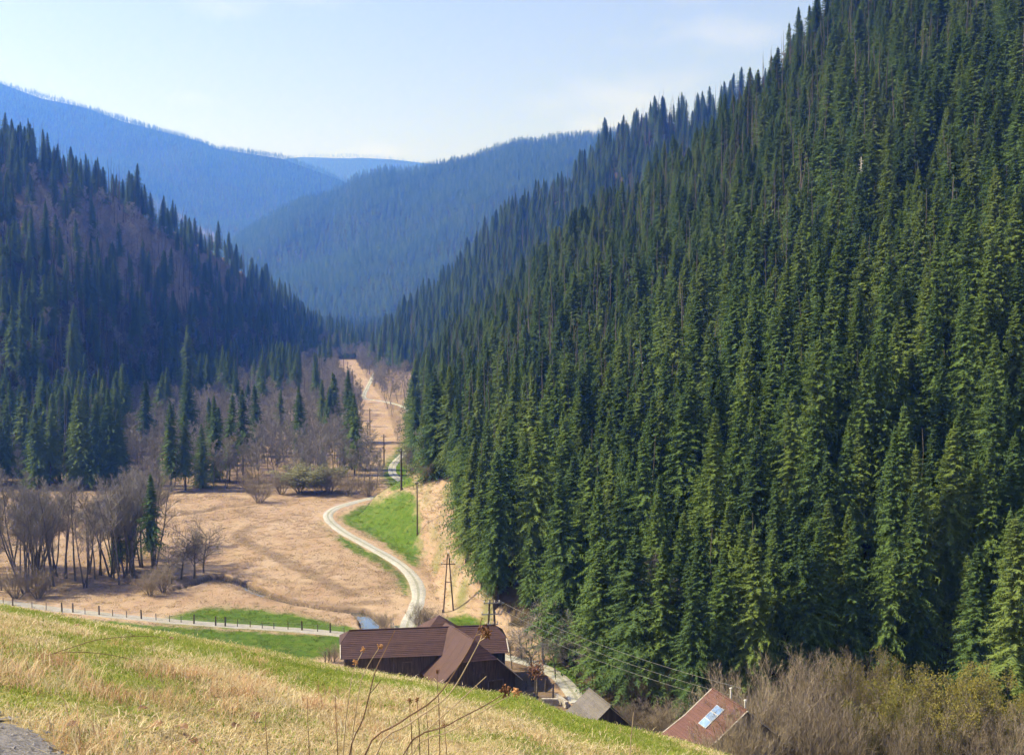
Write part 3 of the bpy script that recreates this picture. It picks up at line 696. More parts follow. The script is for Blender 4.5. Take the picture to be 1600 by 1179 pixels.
def visible_area(T, Ht, wid):
    """near to far on a coarse grid of the picture: how much of each tree the picture shows"""
    order = np.argsort(T[:, 1]); W, Hh = 400, 295; cov = np.zeros((Hh, W), bool); area = np.zeros(len(T))
    bx, by = project(T[:, 0], T[:, 1], T[:, 2]); tx, ty = project(T[:, 0], T[:, 1], T[:, 2] + Ht * T[:, 3]); hw = wid * T[:, 3] / T[:, 1] * F_PX
    for i in order:
        y0, y1 = int(max(ty[i] / 4, 0)), int(min(by[i] / 4, Hh - 1))
        if y1 < 0 or y0 >= Hh or y1 <= y0: continue
        a = 0; full = by[i] / 4 - ty[i] / 4 + 1e-6
        for r in range(y0, y1 + 1):
            q = (r - ty[i] / 4) / full; w_ = hw[i] / 4 * q
            x0, x1 = int(max(bx[i] / 4 - w_, 0)), int(min(bx[i] / 4 + w_ + 1, W))
            if x1 > x0:
                s = cov[r, x0:x1]; a += (x1 - x0) - s.sum(); cov[r, x0:x1] = True
        area[i] = a
    return area
near = CON[:, 1] < 700
sub = CON[near]; ar = visible_area(sub, 24, 2.8)
# nothing may stand on the crest of the near hill's view of the farm: keep the 300 that show largest
top = np.argsort(-ar)[:285]; pick = np.zeros(len(sub), bool); pick[top] = True
IND = sub[pick]; REST = np.concatenate([sub[~pick], CON[~near]])

def scatter_object(name, rows, protos, label, extra=None):
    """one 'stuff' object: the plants nobody could count, set out on points"""
    me = bpy.data.meshes.new(name); me.vertices.add(len(rows)); me.vertices.foreach_set('co', rows[:, :3].astype(np.float32).ravel())
    for nm, typ, arr in (('var', 'INT', rows[:, 5].astype(np.int32) % len(protos)), ('rot', 'FLOAT', rows[:, 4].astype(np.float32)), ('siz', 'FLOAT', rows[:, 3].astype(np.float32)), ('tlx', 'FLOAT', np.random.default_rng(6).normal(0, 0.035, len(rows)).astype(np.float32)), ('tly', 'FLOAT', np.random.default_rng(8).normal(0, 0.035, len(rows)).astype(np.float32)), ('wid', 'FLOAT', (rows[:, 3] * np.random.default_rng(5).uniform(0.78, 1.35, len(rows)) * np.clip(rows[:, 3], 0.3, 1) ** -0.35).astype(np.float32))):
        a = me.attributes.new(nm, typ, 'POINT'); a.data.foreach_set('value', arr)
    o = add(name, me); tag(o, label, None, kind='stuff')
    g = bpy.data.node_groups.new(name + '_nodes', 'GeometryNodeTree')
    g.interface.new_socket('Geometry', in_out='INPUT', socket_type='NodeSocketGeometry'); g.interface.new_socket('Geometry', in_out='OUTPUT', socket_type='NodeSocketGeometry')
    gi = g.nodes.new('NodeGroupInput'); go = g.nodes.new('NodeGroupOutput'); inst = g.nodes.new('GeometryNodeInstanceOnPoints'); inst.inputs['Pick Instance'].default_value = True
    jn = g.nodes.new('GeometryNodeJoinGeometry')
    for pr in reversed(protos):
        g1 = g.nodes.new('GeometryNodeGeometryToInstance')
        for ob in (pr if isinstance(pr, tuple) else (pr,)):
            n = g.nodes.new('GeometryNodeObjectInfo'); n.inputs['Object'].default_value = ob; n.transform_space = 'ORIGINAL'; g.links.new(n.outputs['Geometry'], g1.inputs[0])
        g.links.new(g1.outputs[0], jn.inputs[0])
    def att(nm, typ):
        n = g.nodes.new('GeometryNodeInputNamedAttribute'); n.data_type = typ; n.inputs['Name'].default_value = nm; return n.outputs['Attribute']
    cx = g.nodes.new('ShaderNodeCombineXYZ'); g.links.new(att('rot', 'FLOAT'), cx.inputs[2]); g.links.new(att('tlx', 'FLOAT'), cx.inputs[0]); g.links.new(att('tly', 'FLOAT'), cx.inputs[1])
    g.links.new(gi.outputs[0], inst.inputs['Points']); g.links.new(jn.outputs[0], inst.inputs['Instance']); g.links.new(att('var', 'INT'), inst.inputs['Instance Index'])
    c2 = g.nodes.new('ShaderNodeCombineXYZ'); wa = att('wid', 'FLOAT'); g.links.new(wa, c2.inputs[0]); g.links.new(wa, c2.inputs[1]); g.links.new(att('siz', 'FLOAT'), c2.inputs[2])
    g.links.new(cx.outputs[0], inst.inputs['Rotation']); g.links.new(c2.outputs[0], inst.inputs['Scale']); g.links.new(inst.outputs[0], go.inputs[0])
    md = o.modifiers.new('plants', 'NODES'); md.node_group = g
    return o
def proto(name, me): return bpy.data.objects.new(name, me)      # meshes that only the scatter objects use
P_SPR = [(proto('spruce_crown', SPR[i]), proto('spruce_trunk', SPR_T[i])) for i in range(NV)]
P_LOW = [proto('far_spruce', LOWS[i]) for i in range(4)]
P_ALD = [(proto('alder_twigs', ALD[i]), proto('alder_limbs', ALD_T[i])) for i in range(6)]
REGN = {1: ('spruce_forest', 'dense dark spruce forest covering the steep slope on the right'), 2: ('spruce_forest', 'bluish spruce forest on the second ridge behind the right slope'),
        3: ('spruce_forest', 'hazy blue forest on the ridge closing the valley'), 4: ('spruce_forest', 'shaded spruce forest on the mountain on the left'),
        5: ('spruce_forest', 'pale blue forest on the far mountain at upper left'), 6: ('spruce_forest', 'palest forest on the farthest ridge at the horizon'),
        7: ('spruce_forest', 'spruces among the bare trees of the valley bottom')}
for rgn, (nm, lb) in REGN.items():
    rows = REST[REST[:, 6] == rgn]
    if len(rows): scatter_object(nm, rows, P_LOW if rgn in (3, 5, 6) else P_SPR, lb)
IL = {1: ('dark green spruce in the dense forest on the right slope', 'spruces of the right slope'), 2: ('bluish spruce on the second ridge behind the right slope', 'spruces of the second ridge'),
      4: ('tall shaded spruce on the mountain on the left', 'spruces of the left mountain'), 7: ('spruce rising from the bare valley woodland', 'spruces of the valley woodland')}
for r in IND:
    lb, gp = IL.get(int(r[6]), IL[1]); plant('spruce_tree', int(r[5]), r[0], r[1], (r[3] ** 0.8 * random.uniform(0.78, 1.22), r[3] ** 0.8 * random.uniform(0.78, 1.22), r[3]), r[4], lb, gp, z=r[2]).rotation_euler = (random.gauss(0, 0.03), random.gauss(0, 0.03), r[4])

# bare trees: the ones that show largest as individuals
nb_ = BAR[:, 1] < 700; subb = BAR[nb_]; arb = visible_area(subb, 16, 2.2); topb = np.argsort(-arb)[:200]; pk = np.zeros(len(subb), bool); pk[topb] = True
BL = {1: ('leafless grey tree among the spruces of the right slope', 'bare trees of the right slope'), 4: ('leafless mauve-grey tree on the mountain on the left', 'bare trees of the left mountain'),
      7: ('leafless grey alder in the valley woodland beyond the meadow', 'bare trees of the valley woodland'), 2: ('leafless pale tree on the second ridge', 'bare trees of the second ridge')}
for r in subb[pk]:
    lb, gp = BL.get(int(r[6]), BL[7]); plant('bare_tree', int(r[5]), r[0], r[1], r[3] * 1.05, r[4], lb, gp, z=r[2])
scatter_object('bare_woods', np.concatenate([subb[~pk], BAR[~nb_]]), P_ALD, 'mauve-grey mass of leafless trees in the valley and on the slopes')

# ------------------------------------------------------------------ BUILDINGS
def roof_mat(name, dark, pale, stain):
    m, t, p = new_mat(name)
    co = N(t, 'ShaderNodeTexCoord').outputs['Object']; n = noise(t, co, 0.9, 5, 0.6); n2 = noise(t, co, 6.0, 4, 0.7); oi = N(t, 'ShaderNodeObjectInfo')
    f = math_(t, 'ADD', math_(t, 'MULTIPLY', n, 0.5), math_(t, 'MULTIPLY', n2, 0.35)); f = math_(t, 'ADD', f, math_(t, 'MULTIPLY', oi.outputs['Random'], 0.15))
    c = ramp(t, f, [(0.32, dark), (0.62, pale), (0.8, stain)]); t.links.new(c, p.inputs['Base Color']); p.inputs['Roughness'].default_value = 0.75; p.inputs['Specular IOR Level'].default_value = 0.25
    b = N(t, 'ShaderNodeBump'); b.inputs['Strength'].default_value = 0.4; b.inputs['Distance'].default_value = 0.03; t.links.new(n2, b.inputs['Height']); t.links.new(b.outputs[0], p.inputs['Normal']); return m
M['tile_dark'] = roof_mat('dark_roof_tiles', (0.036, 0.018, 0.017), (0.066, 0.034, 0.031), (0.105, 0.062, 0.056))
M['tile_brown'] = roof_mat('brown_sheet_roof', (0.05, 0.026, 0.023), (0.076, 0.04, 0.034), (0.11, 0.066, 0.058))
M['tile_red'] = roof_mat('red_roof_tiles', (0.08, 0.038, 0.032), (0.12, 0.058, 0.048), (0.175, 0.105, 0.09))
M['shingle'] = roof_mat('grey_shingles', (0.075, 0.066, 0.06), (0.125, 0.112, 0.102), (0.18, 0.165, 0.15))
M['plank'] = simple_mat('weathered_planks', (0.028, 0.021, 0.017), (0.085, 0.065, 0.052), 2.2, stretch=(3, 3, 0.3), rand=0.5)
M['trim'] = simple_mat('pale_barge_board', (0.28, 0.25, 0.22), (0.4, 0.37, 0.33), 3)
M['plaster'] = simple_mat('old_plaster', (0.2, 0.18, 0.155), (0.3, 0.27, 0.24), 1.5)
M['pole'] = simple_mat('pole_wood', (0.05, 0.035, 0.028), (0.12, 0.085, 0.065), 3, stretch=(4, 4, 0.4))
M['steel'] = simple_mat('grey_steel', (0.28, 0.28, 0.28), (0.42, 0.42, 0.42), 5, rough=0.5, metal=0.6)
M['wire'] = simple_mat('aluminium_wire', (0.22, 0.22, 0.22), (0.34, 0.34, 0.34), 5, rough=0.55, metal=0.5)
M['porcelain'] = simple_mat('porcelain', (0.5, 0.47, 0.42), (0.7, 0.68, 0.64), 3, rough=0.3, spec=0.5)
M['stone'] = simple_mat('field_stone', (0.2, 0.18, 0.16), (0.42, 0.39, 0.35), 2.5, bump=0.6)
M['post'] = simple_mat('fence_post_wood', (0.05, 0.04, 0.034), (0.13, 0.105, 0.085), 4, rand=0.5)
M['rail'] = simple_mat('grey_rail_wood', (0.24, 0.21, 0.18), (0.38, 0.34, 0.3), 3)

def V3(*a): return Vector(a)
def courses(parent, a, b, c, d, n, th, mat, name='tile_course', lap=1.18, wob=0.012):
    """roof plane a-b (ridge) to d-c (eave) laid in n lapped rows, each row a part"""
    a, b, c, d = map(Vector, (a, b, c, d)); nn = (b - a).cross(d - a).normalized()
    if nn.z < 0: nn = -nn
    for k in range(n):
        t0 = k / n; t1 = min((k + lap) / n, 1 + 0.25 / n); mb = MB()
        p = a.lerp(d, t0) + nn * 0.0; q = b.lerp(c, t0) + nn * 0.0; r = b.lerp(c, t1) + nn * th; s = a.lerp(d, t1) + nn * th
        m_ = max(2, int((q - p).length / 1.6)); rr = [random.uniform(-wob, wob) for _ in range(m_ + 1)]
        for j in range(m_):
            f0, f1 = j / m_, (j + 1) / m_; o0 = nn * rr[j]; o1 = nn * rr[j + 1]
            mb.slab([p.lerp(q, f0) + o0, p.lerp(q, f1) + o1, s.lerp(r, f1) + o1, s.lerp(r, f0) + o0], 0.035)
        add(name, mb.mesh(name, mat), parent)
def plank_wall(parent, a, b, z0, ztop, name='plank_wall', wdt=0.22):
    """upright boards from a to b (plan points), their tops following ztop(q)"""
    a = V3(a[0], a[1], 0); b = V3(b[0], b[1], 0); L = (b - a).length; n = max(2, int(L / wdt)); d = (b - a) / n; nn = V3(d.y, -d.x, 0).normalized(); mb = MB()
    for k in range(n):
        o = nn * random.choice([0.0, 0.015, 0.03]); p = a + d * k + o; q = a + d * (k + 0.93) + o; t0, t1 = ztop(k / n), ztop((k + 1) / n)
        lo = z0 + random.uniform(0, 0.12)
        pts = [(p.x, p.y, lo), (q.x, q.y, lo), (q.x, q.y, t1), (p.x, p.y, t0)]; back = [(x - nn.x * 0.05, y - nn.y * 0.05, z) for x, y, z in pts]
        mb.face(*pts); mb.face(*reversed(back))
        for i in range(4): mb.face(pts[i], back[i], back[(i + 1) % 4], pts[(i + 1) % 4])
    bk = nn * -0.08
    mb.face(a + bk + V3(0, 0, z0), b + bk + V3(0, 0, z0), b + bk + V3(0, 0, ztop(1)), a + bk + V3(0, 0, ztop(0)))
    o = add(name, mb.mesh(name, M['plank']), parent); o['kind'] = 'stuff'; return o
def beam(parent, pts, r, mat, name, n=4):
    mb = MB(); mb.tube(pts, r, n); return add(name, mb.mesh(name, mat), parent)
def opening(parent, a, b, z0, z1, name, out, th=0.06):
    """shutter or door with its frame boards, set 3 cm proud of the boards"""
    a = V3(*a, 0); b = V3(*b, 0); nn = V3((b - a).y, -(b - a).x, 0).normalized() * out; fr = MB(); lf = MB(); d = (b - a).normalized()
    def bar(p, q, z_0, z_1, o, mb):
        p = p + nn * o; q = q + nn * o; mb.slab([p + V3(0, 0, z_0), q + V3(0, 0, z_0), q + V3(0, 0, z_1), p + V3(0, 0, z_1)], th)
    bar(a, a + d * 0.12, z0, z1, 0.10, fr); bar(b - d * 0.12, b, z0, z1, 0.10, fr); bar(a, b, z1, z1 + 0.13, 0.11, fr)
    bar(a + d * 0.13, b - d * 0.13, z0, z1 - 0.01, 0.05, lf)
    o = add(name, lf.mesh(name, M['plank']), parent); add('frame', fr.mesh('frame', M['post']), o)

def build_barn():
    root = empty('barn', (0, 0, 0)); tag(root, 'long dark wooden barn with brown tiled roof and a wing towards the meadow', 'barn')
    rot = radians(8.0); ex = V3(cos(rot), sin(rot), 0); ey = V3(-sin(rot), cos(rot), 0); O = V3(-21.2, 153.45, 0); L = 20.5; D = 8.4; ze, zr = 5.35, 7.4
    def P(u, v, z): return O + ex * u + ey * v + V3(0, 0, z)
    hip = 1.1; hz = ze + (zr - ze) * 0.52; hv = D / 2 * 0.48
    ov = 0.55; de = 0.55 * (zr - ze) / (D / 2)
    rf = empty('roof', (0, 0, 0)); rf.parent = root
    # front plane: half-hipped ends, so it narrows over its upper half
    for k_, (t0, t1, n) in enumerate(((0, 0.48, 7), (0.48, 1, 8))):
        def u0(t): return hip * max(0, 1 - t / 0.48) - 0.4
        def fr(t, right): 
            v = D / 2 - (D / 2 + ov) * t; z = zr - (zr - ze + de) * t; u = (L - u0(t)) if right else u0(t); return P(u, v, z)
        def bk(t, right):
            v = D / 2 + (D / 2 + ov) * t; z = zr - (zr - ze + de) * t; u = (L - u0(t)) if right else u0(t); return P(u, v, z)
        courses(rf, fr(t0, 0), fr(t0, 1), fr(t1, 1), fr(t1, 0), n, 0.05, M['tile_dark'])
        courses(rf, bk(t0, 1), bk(t0, 0), bk(t1, 0), bk(t1, 1), n, 0.05, M['tile_dark'])
    for right in (0, 1):
        ut = (L - hip + 0.4) if right else hip - 0.4; ub = (L + 0.55) if right else -0.55; zz = zr - (zr - ze + de) * 0.5; vv = (D / 2 + ov) * 0.5
        mb = MB(); mb.slab([P(ut, D / 2, zr + 0.06), P(ub, D / 2 - vv, zz), P(ub, D / 2 + vv, zz)], 0.07); add('half_hip', mb.mesh('half_hip', M['tile_dark']), rf)
    beam(rf, [P(hip - 0.4, D / 2, zr + 0.07), P(L - hip + 0.4, D / 2, zr + 0.07)], 0.1, M['tile_dark'], 'ridge_cap', 6)
    beam(rf, [P(-0.44, D / 2 - vv, zz + 0.02), P(-0.44, -ov, ze - de + 0.05)], 0.085, M['trim'], 'barge_board'); beam(rf, [P(L + 0.44, D / 2 - vv, zz + 0.02), P(L + 0.44, -ov, ze - de + 0.05)], 0.085, M['trim'], 'barge_board')
    z0 = -0.8
    A, B, C, Dd = P(0, 0, 0), P(L, 0, 0), P(L, D, 0), P(0, D, 0)
    plank_wall(root, A, B, z0, lambda q: ze - 0.1); plank_wall(root, C, Dd, z0, lambda q: ze - 0.1)
    gz = lambda q: min(ze + (zr - ze) * (1 - abs(q - 0.5) * 2) - 0.1, zz - 0.1)
    for a, b in ((B, C), (Dd, A)):
        a = V3(*a); b = V3(*b); plank_wall(root, a, a.lerp(b, 0.5), z0, lambda q: gz(q / 2)); plank_wall(root, a.lerp(b, 0.5), b, z0, lambda q: gz(0.5 + q / 2))
    opening(root, P(2.2, -0.02, 0)[:2], P(4.4, -0.02, 0)[:2], 0.2, 3.1, 'barn_door', 1); opening(root, P(7.3, -0.02, 0)[:2], P(8.6, -0.02, 0)[:2], 2.9, 4.2, 'shutter', 1)
    for u in (0.1, 6.2, 12.0, L - 0.1): beam(root, [P(u, -0.09, -0.5), P(u, -0.09, ze - 0.15)], 0.1, M['post'], 'corner_post')
    # wing towards the camera
    A = V3(-7.5, 158.2, 7.65); Bq = V3(-4.75, 152.3, 7.65); dd = (Bq - A); dd.normalize(); lp = V3(dd.y, -dd.x, 0)
    if lp.x > 0: lp = -lp
    wl, hl, wr, hr = 5.3, 4.9, 6.0, 5.4; wg = empty('wing', (0, 0, 0)); wg.parent = root
    def side(w_, h_, lat, mat, nm):
        f = 0.42; e = 1.5
        r0, r1 = A - dd * 3, Bq; m0 = A - dd * 3 + lat * w_ * f - V3(0, 0, h_ * f); m1 = Bq + dd * e + lat * w_ * f - V3(0, 0, h_ * f); e0 = A + lat * w_ - V3(0, 0, h_); e1 = Bq + dd * e + lat * w_ - V3(0, 0, h_)
        if nm == 'sheet':
            for lo, hi in ((0, 1),):
                n = 6
                for k in range(n):      # standing panels from ridge to eave
                    mb = MB(); g0, g1 = k / n, (k + 0.985) / n
                    mb.slab([r0.lerp(r1, g0), r0.lerp(r1, g1), m0.lerp(m1, g1), m0.lerp(m1, g0)], 0.06); mb.slab([m0.lerp(m1, g0), m0.lerp(m1, g1), e0.lerp(e1, g1), e0.lerp(e1, g0)], 0.06)
                    add('roof_panel', mb.mesh('roof_panel', mat), wg)
        else:
            courses(wg, r0, r1, m1, m0, 7, 0.05, mat); courses(wg, m0, m1, e1, e0, 9, 0.05, mat)
        return m1, e1, m0, e0
    ml, el, _, el0 = side(wl, hl, lp, M['tile_brown'], 'sheet'); mr, er, _, er0 = side(wr, hr, -lp, M['tile_dark'], 'tile')
    courses(wg, Bq + V3(0, 0, 0.03), Bq + V3(0.02, 0, 0.03), mr + dd * 0.12, ml + dd * 0.12, 8, 0.05, M['tile_dark'])
    beam(wg, [A - dd * 1.0 + V3(0, 0, 0.06), Bq + V3(0, 0, 0.06)], 0.09, M['tile_brown'], 'ridge_cap', 6)
    beam(wg, [ml + V3(0, 0, 0.03), el + V3(0, 0, 0.03)], 0.06, M['tile_brown'], 'barge_board'); beam(wg, [mr + V3(0, 0, 0.03), er + V3(0, 0, 0.03)], 0.07, M['trim'], 'barge_board')
    F0 = Bq + dd * 0.7; cL = F0 + lp * (wl - 0.7); cR = F0 - lp * (wr - 0.7); zl, zr_ = el.z + 0.6, er.z + 0.6; tp = min(ml.z, mr.z) - 0.15; fl_ = (wl - 0.7) / (wl + wr - 1.4)
    def gab(q): return min(zl + (7.5 - zl) * q / fl_ if q < fl_ else zr_ + (7.5 - zr_) * (1 - q) / (1 - fl_), tp)
    for a0, a1 in ((0, .25), (.25, .5), (.5, .75), (.75, 1)):
        plank_wall(wg, cL.lerp(cR, a0), cL.lerp(cR, a1), z0, lambda q, a0=a0, a1=a1: gab(a0 + (a1 - a0) * q))
    plank_wall(wg, cR, cR - dd * 6, z0, lambda q: zr_ - 0.2); plank_wall(wg, cL - dd * 5, cL, z0, lambda q: zl - 0.2)
    o_ = dd * 0.02; a = cL.lerp(cR, 0.42) + o_; b = cL.lerp(cR, 0.56) + o_; opening(wg, a[:2], b[:2], 3.6, 5.2, 'hatch', 1)
    a = cL.lerp(cR, 0.62) + o_; b = cL.lerp(cR, 0.84) + o_; opening(wg, a[:2], b[:2], -0.3, 2.4, 'barn_door', 1)
build_barn()

def gable_house(name, label, A, B, wl, hl, wr, hr, roofm, rows, wallm, z0, cat='building', plank=False, course_name='tile_course', curve=0.0, trim=True):
    root = empty(name, (0, 0, 0)); tag(root, label, cat); A = Vector(A); B = Vector(B); dd = (B - A).normalized(); lp = V3(dd.y, -dd.x, 0)
    if lp.x > 0: lp = -lp
    rf = empty('roof', (0, 0, 0)); rf.parent = root; ov = 0.5; a0, b0 = A - dd * ov, B + dd * ov; out = {}
    for nm, w_, h_, lat in (('l', wl, hl, lp), ('r', wr, hr, -lp)):
        f = 0.6
        mA = a0 + lat * w_ * f - V3(0, 0, h_ * (f + curve)); mB = b0 + lat * w_ * f - V3(0, 0, h_ * (f + curve)); eA = a0 + lat * (w_ + 0.5) - V3(0, 0, h_ + 0.35); eB = b0 + lat * (w_ + 0.5) - V3(0, 0, h_ + 0.35)
        n1 = max(2, int(rows * 0.58)); courses(rf, a0, b0, mB, mA, n1, 0.04, roofm, course_name); courses(rf, mA, mB, eB, eA, rows - n1, 0.04, roofm, course_name)
        if trim:
            for p, m_, e_ in ((a0 - dd * 0.06, mA - dd * 0.06, eA - dd * 0.06), (b0 + dd * 0.06, mB + dd * 0.06, eB + dd * 0.06)): beam(rf, [p + V3(0, 0, .02), m_ + V3(0, 0, .03), e_ + V3(0, 0, .03)], 0.075, M['trim'], 'barge_board')
        out[nm] = (mA, mB, eA, eB)
    beam(rf, [a0 + V3(0, 0, 0.05), b0 + V3(0, 0, 0.05)], 0.09, roofm, 'ridge_cap', 6)
    cs = {}
    for e_, P_ in (('a', A), ('b', B)): cs[e_] = (P_ + lp * (wl - 0.1), P_ - lp * (wr - 0.1))
    zl, zr_ = A.z - hl - 0.15, A.z - hr - 0.15
    for e_, (p, q) in cs.items():
        s, t_ = (p, q) if e_ == 'b' else (q, p); zs, zt = (zl, zr_) if e_ == 'b' else (zr_, zl); mid = s.lerp(t_, wl / (wl + wr) if e_ == 'b' else wr / (wl + wr))
        if plank:
            plank_wall(root, s, mid, z0, lambda q_, zs=zs: zs + (A.z - 0.2 - zs) * q_); plank_wall(root, mid, t_, z0, lambda q_, zt=zt: A.z - 0.2 + (zt - A.z + 0.2) * q_)
        else:
            mb = MB(); tk = dd * (0.3 if e_ == 'a' else -0.3)
            f1 = [(s.x, s.y, z0), (t_.x, t_.y, z0), (t_.x, t_.y, zt), (mid.x, mid.y, A.z - 0.2), (s.x, s.y, zs)]; f2 = [(x + tk.x, y + tk.y, z) for x, y, z in f1]
            mb.face(*f1); mb.face(*reversed(f2))
            for i in range(5): mb.face(f1[i], f2[i], f2[(i + 1) % 5], f1[(i + 1) % 5])
            add('wall', mb.mesh('wall', wallm), root)
    for s, t_, zz in ((cs['a'][0], cs['b'][0], zl), (cs['b'][1], cs['a'][1], zr_)):
        if plank: plank_wall(root, s, t_, z0, lambda q_, zz=zz: zz)
        else:
            mb = MB(); d_ = (t_ - s).normalized(); nn = V3(d_.y, -d_.x, 0) * -0.3; s = s + d_ * 0.31; t_ = t_ - d_ * 0.31
            f1 = [(s.x, s.y, z0), (t_.x, t_.y, z0), (t_.x, t_.y, zz), (s.x, s.y, zz)]; f2 = [(x + nn.x, y + nn.y, z) for x, y, z in f1]; mb.face(*f1); mb.face(*reversed(f2))
            for i in range(4): mb.face(f1[i], f2[i], f2[(i + 1) % 4], f1[(i + 1) % 4])
            add('wall', mb.mesh('wall', wallm), root)
    return root, rf, out, dd, lp, cs
# small house behind the barn: its pyramid roof shows over the ridge
def build_cottage():
    root = empty('cottage', (0, 0, 0)); tag(root, 'small house whose brown pyramid roof peeks over the barn ridge', 'house')
    c = V3(-10.3, 172.5, 0); pz = 50 - 0.2569 * 172.5; hw = 3.6; ez = pz - 2.9; r_ = radians(12)
    cor = [c + V3(cos(r_ + pi / 4 + k * pi / 2) * hw * 1.414, sin(r_ + pi / 4 + k * pi / 2) * hw * 1.414, ez) for k in range(4)]; rf = empty('roof', (0, 0, 0)); rf.parent = root
    pk = c + V3(0, 0, pz)
    for k in range(4):
        a, b = cor[k], cor[(k + 1) % 4]; courses(rf, pk, pk + (b - a) * 0.004, b, a, 9, 0.03, M['tile_brown'])
    for k in range(4):
        a = cor[k].lerp(c, 0.1); b = cor[(k + 1) % 4].lerp(c, 0.1); mb = MB(); nn = (V3(c.x, c.y, 0) - (V3(a.x, a.y, 0) + V3(b.x, b.y, 0)) / 2).normalized() * 0.25
        mb.slab([V3(a.x, a.y, -.6), V3(b.x, b.y, -.6), V3(b.x, b.y, ez + .1), V3(a.x, a.y, ez + .1)], 0.25); w_ = add('wall', mb.mesh('wall', M['plaster']), root)
        fr = MB(); p = a.lerp(b, 0.4); q = a.lerp(b, 0.6); o = nn.normalized() * -0.28
        fr.slab([V3(p.x, p.y, 1.1) + o, V3(q.x, q.y, 1.1) + o, V3(q.x, q.y, 2.2) + o, V3(p.x, p.y, 2.2) + o], 0.05); add('window', fr.mesh('window', M['plank']), w_)
build_cottage()
SH = gable_house('shed', 'small open shed with grey shingle roof below the meadow brow', (8.75, 135.4, 6.75), (10.45, 130.3, 6.75), 2.7, 2.3, 2.7, 2.5, M['shingle'], 12, M['plank'], -0.5, 'shed', True, 'shingle_course', 0.0, False)
RH = gable_house('house', 'house with red tiled roof and roof panel beside the bare bushes', (19.2, 115.0, 13.2), (21.0, 109.6, 13.2), 4.7, 3.4, 4.7, 3.6, M['tile_red'], 22, M['plaster'], -0.6, 'house', False, 'tile_course', 0.06)
def roof_panel():
    root, rf, out, dd, lp, cs = RH; mA, mB, eA, eB = out['l']; A = V3(19.2, 115, 13.2) - dd * 0.5; B = V3(21.0, 109.6, 13.2) + dd * 0.5
    def on(s, t):
        return A.lerp(B, s).lerp(mA.lerp(mB, s), t)
    nn = (B - A).cross(mA - A).normalized(); nn = -nn if nn.z < 0 else nn
    q = [on(0.40, 0.30), on(0.62, 0.30), on(0.62, 0.98), on(0.40, 0.98)]; q = [p + nn * 0.12 for p in q]
    mb = MB(); mb.slab(q, 0.09); po = add('roof_window', mb.mesh('roof_window', M['steel']), rf)
    gm = simple_mat('panel_glass', (0.10, 0.17, 0.30), (0.22, 0.32, 0.48), 1.5, rough=0.12, spec=0.8)
    for k in range(3):
        a, b = (k + 0.06) / 3, (k + 0.94) / 3; mb = MB(); e = 0.06
        f = [q[0].lerp(q[3], a).lerp(q[1].lerp(q[2], a), e), q[0].lerp(q[3], a).lerp(q[1].lerp(q[2], a), 1 - e), q[0].lerp(q[3], b).lerp(q[1].lerp(q[2], b), 1 - e), q[0].lerp(q[3], b).lerp(q[1].lerp(q[2], b), e)]
        mb.slab([p + nn * 0.012 for p in f], 0.012); add('pane', mb.mesh('pane', gm), po)
    for q_, h_ in ((0.45, 0.9), (0.85, 0.6)):
        c = A.lerp(B, q_) - lp * 0.35; ch = MB(); ch.tube([(c.x, c.y, 12.6), (c.x, c.y, 13.2 + h_)], 0.09, 8); ch.tube([(c.x, c.y, 13.2 + h_ + 0.002), (c.x, c.y, 13.3 + h_)], [0.15, 0.12], 8); add('vent_pipe', ch.mesh('vent_pipe', M['porcelain']), rf)
    for e_ in ('a', 'b'):
        s, t_ = cs[e_]; o = dd * (0.03 if e_ == 'b' else -0.03)
        for f0, z_ in ((0.2, 1.2), (0.6, 1.2), (0.4, 5.0)):
            p = s.lerp(t_, f0) + o; q_ = s.lerp(t_, f0 + 0.14) + o; opening(root, p[:2], q_[:2], z_, z_ + 1.3, 'window', 1 if e_ == 'b' else -1)
roof_panel()

# ------------------------------------------------------------------ POLES AND WIRES
def pole_parts(root, h, r, arms=((0.93, 1.1),), ins=True):
    mb = MB(); mb.tube([(0, 0, -0.8), (0.02, 0, h * 0.5), (0, 0, h)], [r, r * 0.88, r * 0.75], 8); add('pole', mb.mesh('pole', M['pole']), root)
    for q, l in arms:
        a = MB(); a.box(-l, l, -r - 0.09, -r + 0.02, h * q - 0.06, h * q + 0.06); add('cross_arm', a.mesh('cross_arm', M['pole']), root)
        for x in (-l * 0.9, l * 0.9) + (() if len(arms) > 1 else (0.0,)):
            i = MB(); i.tube([(x, -r - 0.03, h * q + 0.06), (x, -r - 0.03, h * q + 0.14), (x, -r - 0.03, h * q + 0.2), (x, -r - 0.03, h * q + 0.3)], [0.02, 0.07, 0.055, 0.07], 6); add('insulator', i.mesh('insulator', M['porcelain']), root)
    b = MB(); b.tube([(0, 0, -0.5), (0.06, 0, 0.5)], [r * 1.5, r * 1.25], 7); add('pole_foot', b.mesh('pole_foot', M['pole']), root)
POLES = [((652, 836), 752, 0.15, 'slim single power pole on the grassy spur beside the forest'), ((627, 766), 700, 0.24, 'thick dark power pole at the bend of the road'),
         ((600, 727), 678, 0.22, 'power pole in the tan strip beyond the road bend'), ((578, 680), 638, 0.19, 'power pole next beyond in the narrow tan meadow strip'), ((563, 637), 594, 0.19, 'far power pole below the pale patch of road'),
         ((551, 622), 577, 0.2, 'far power pole just behind the lone spruce'), ((543.5, 593), 565, 0.2, 'small far power pole at the end of the tan strip'), ((537, 577), 560, 0.2, 'smallest and farthest power pole in the valley')]
pole_tops = []
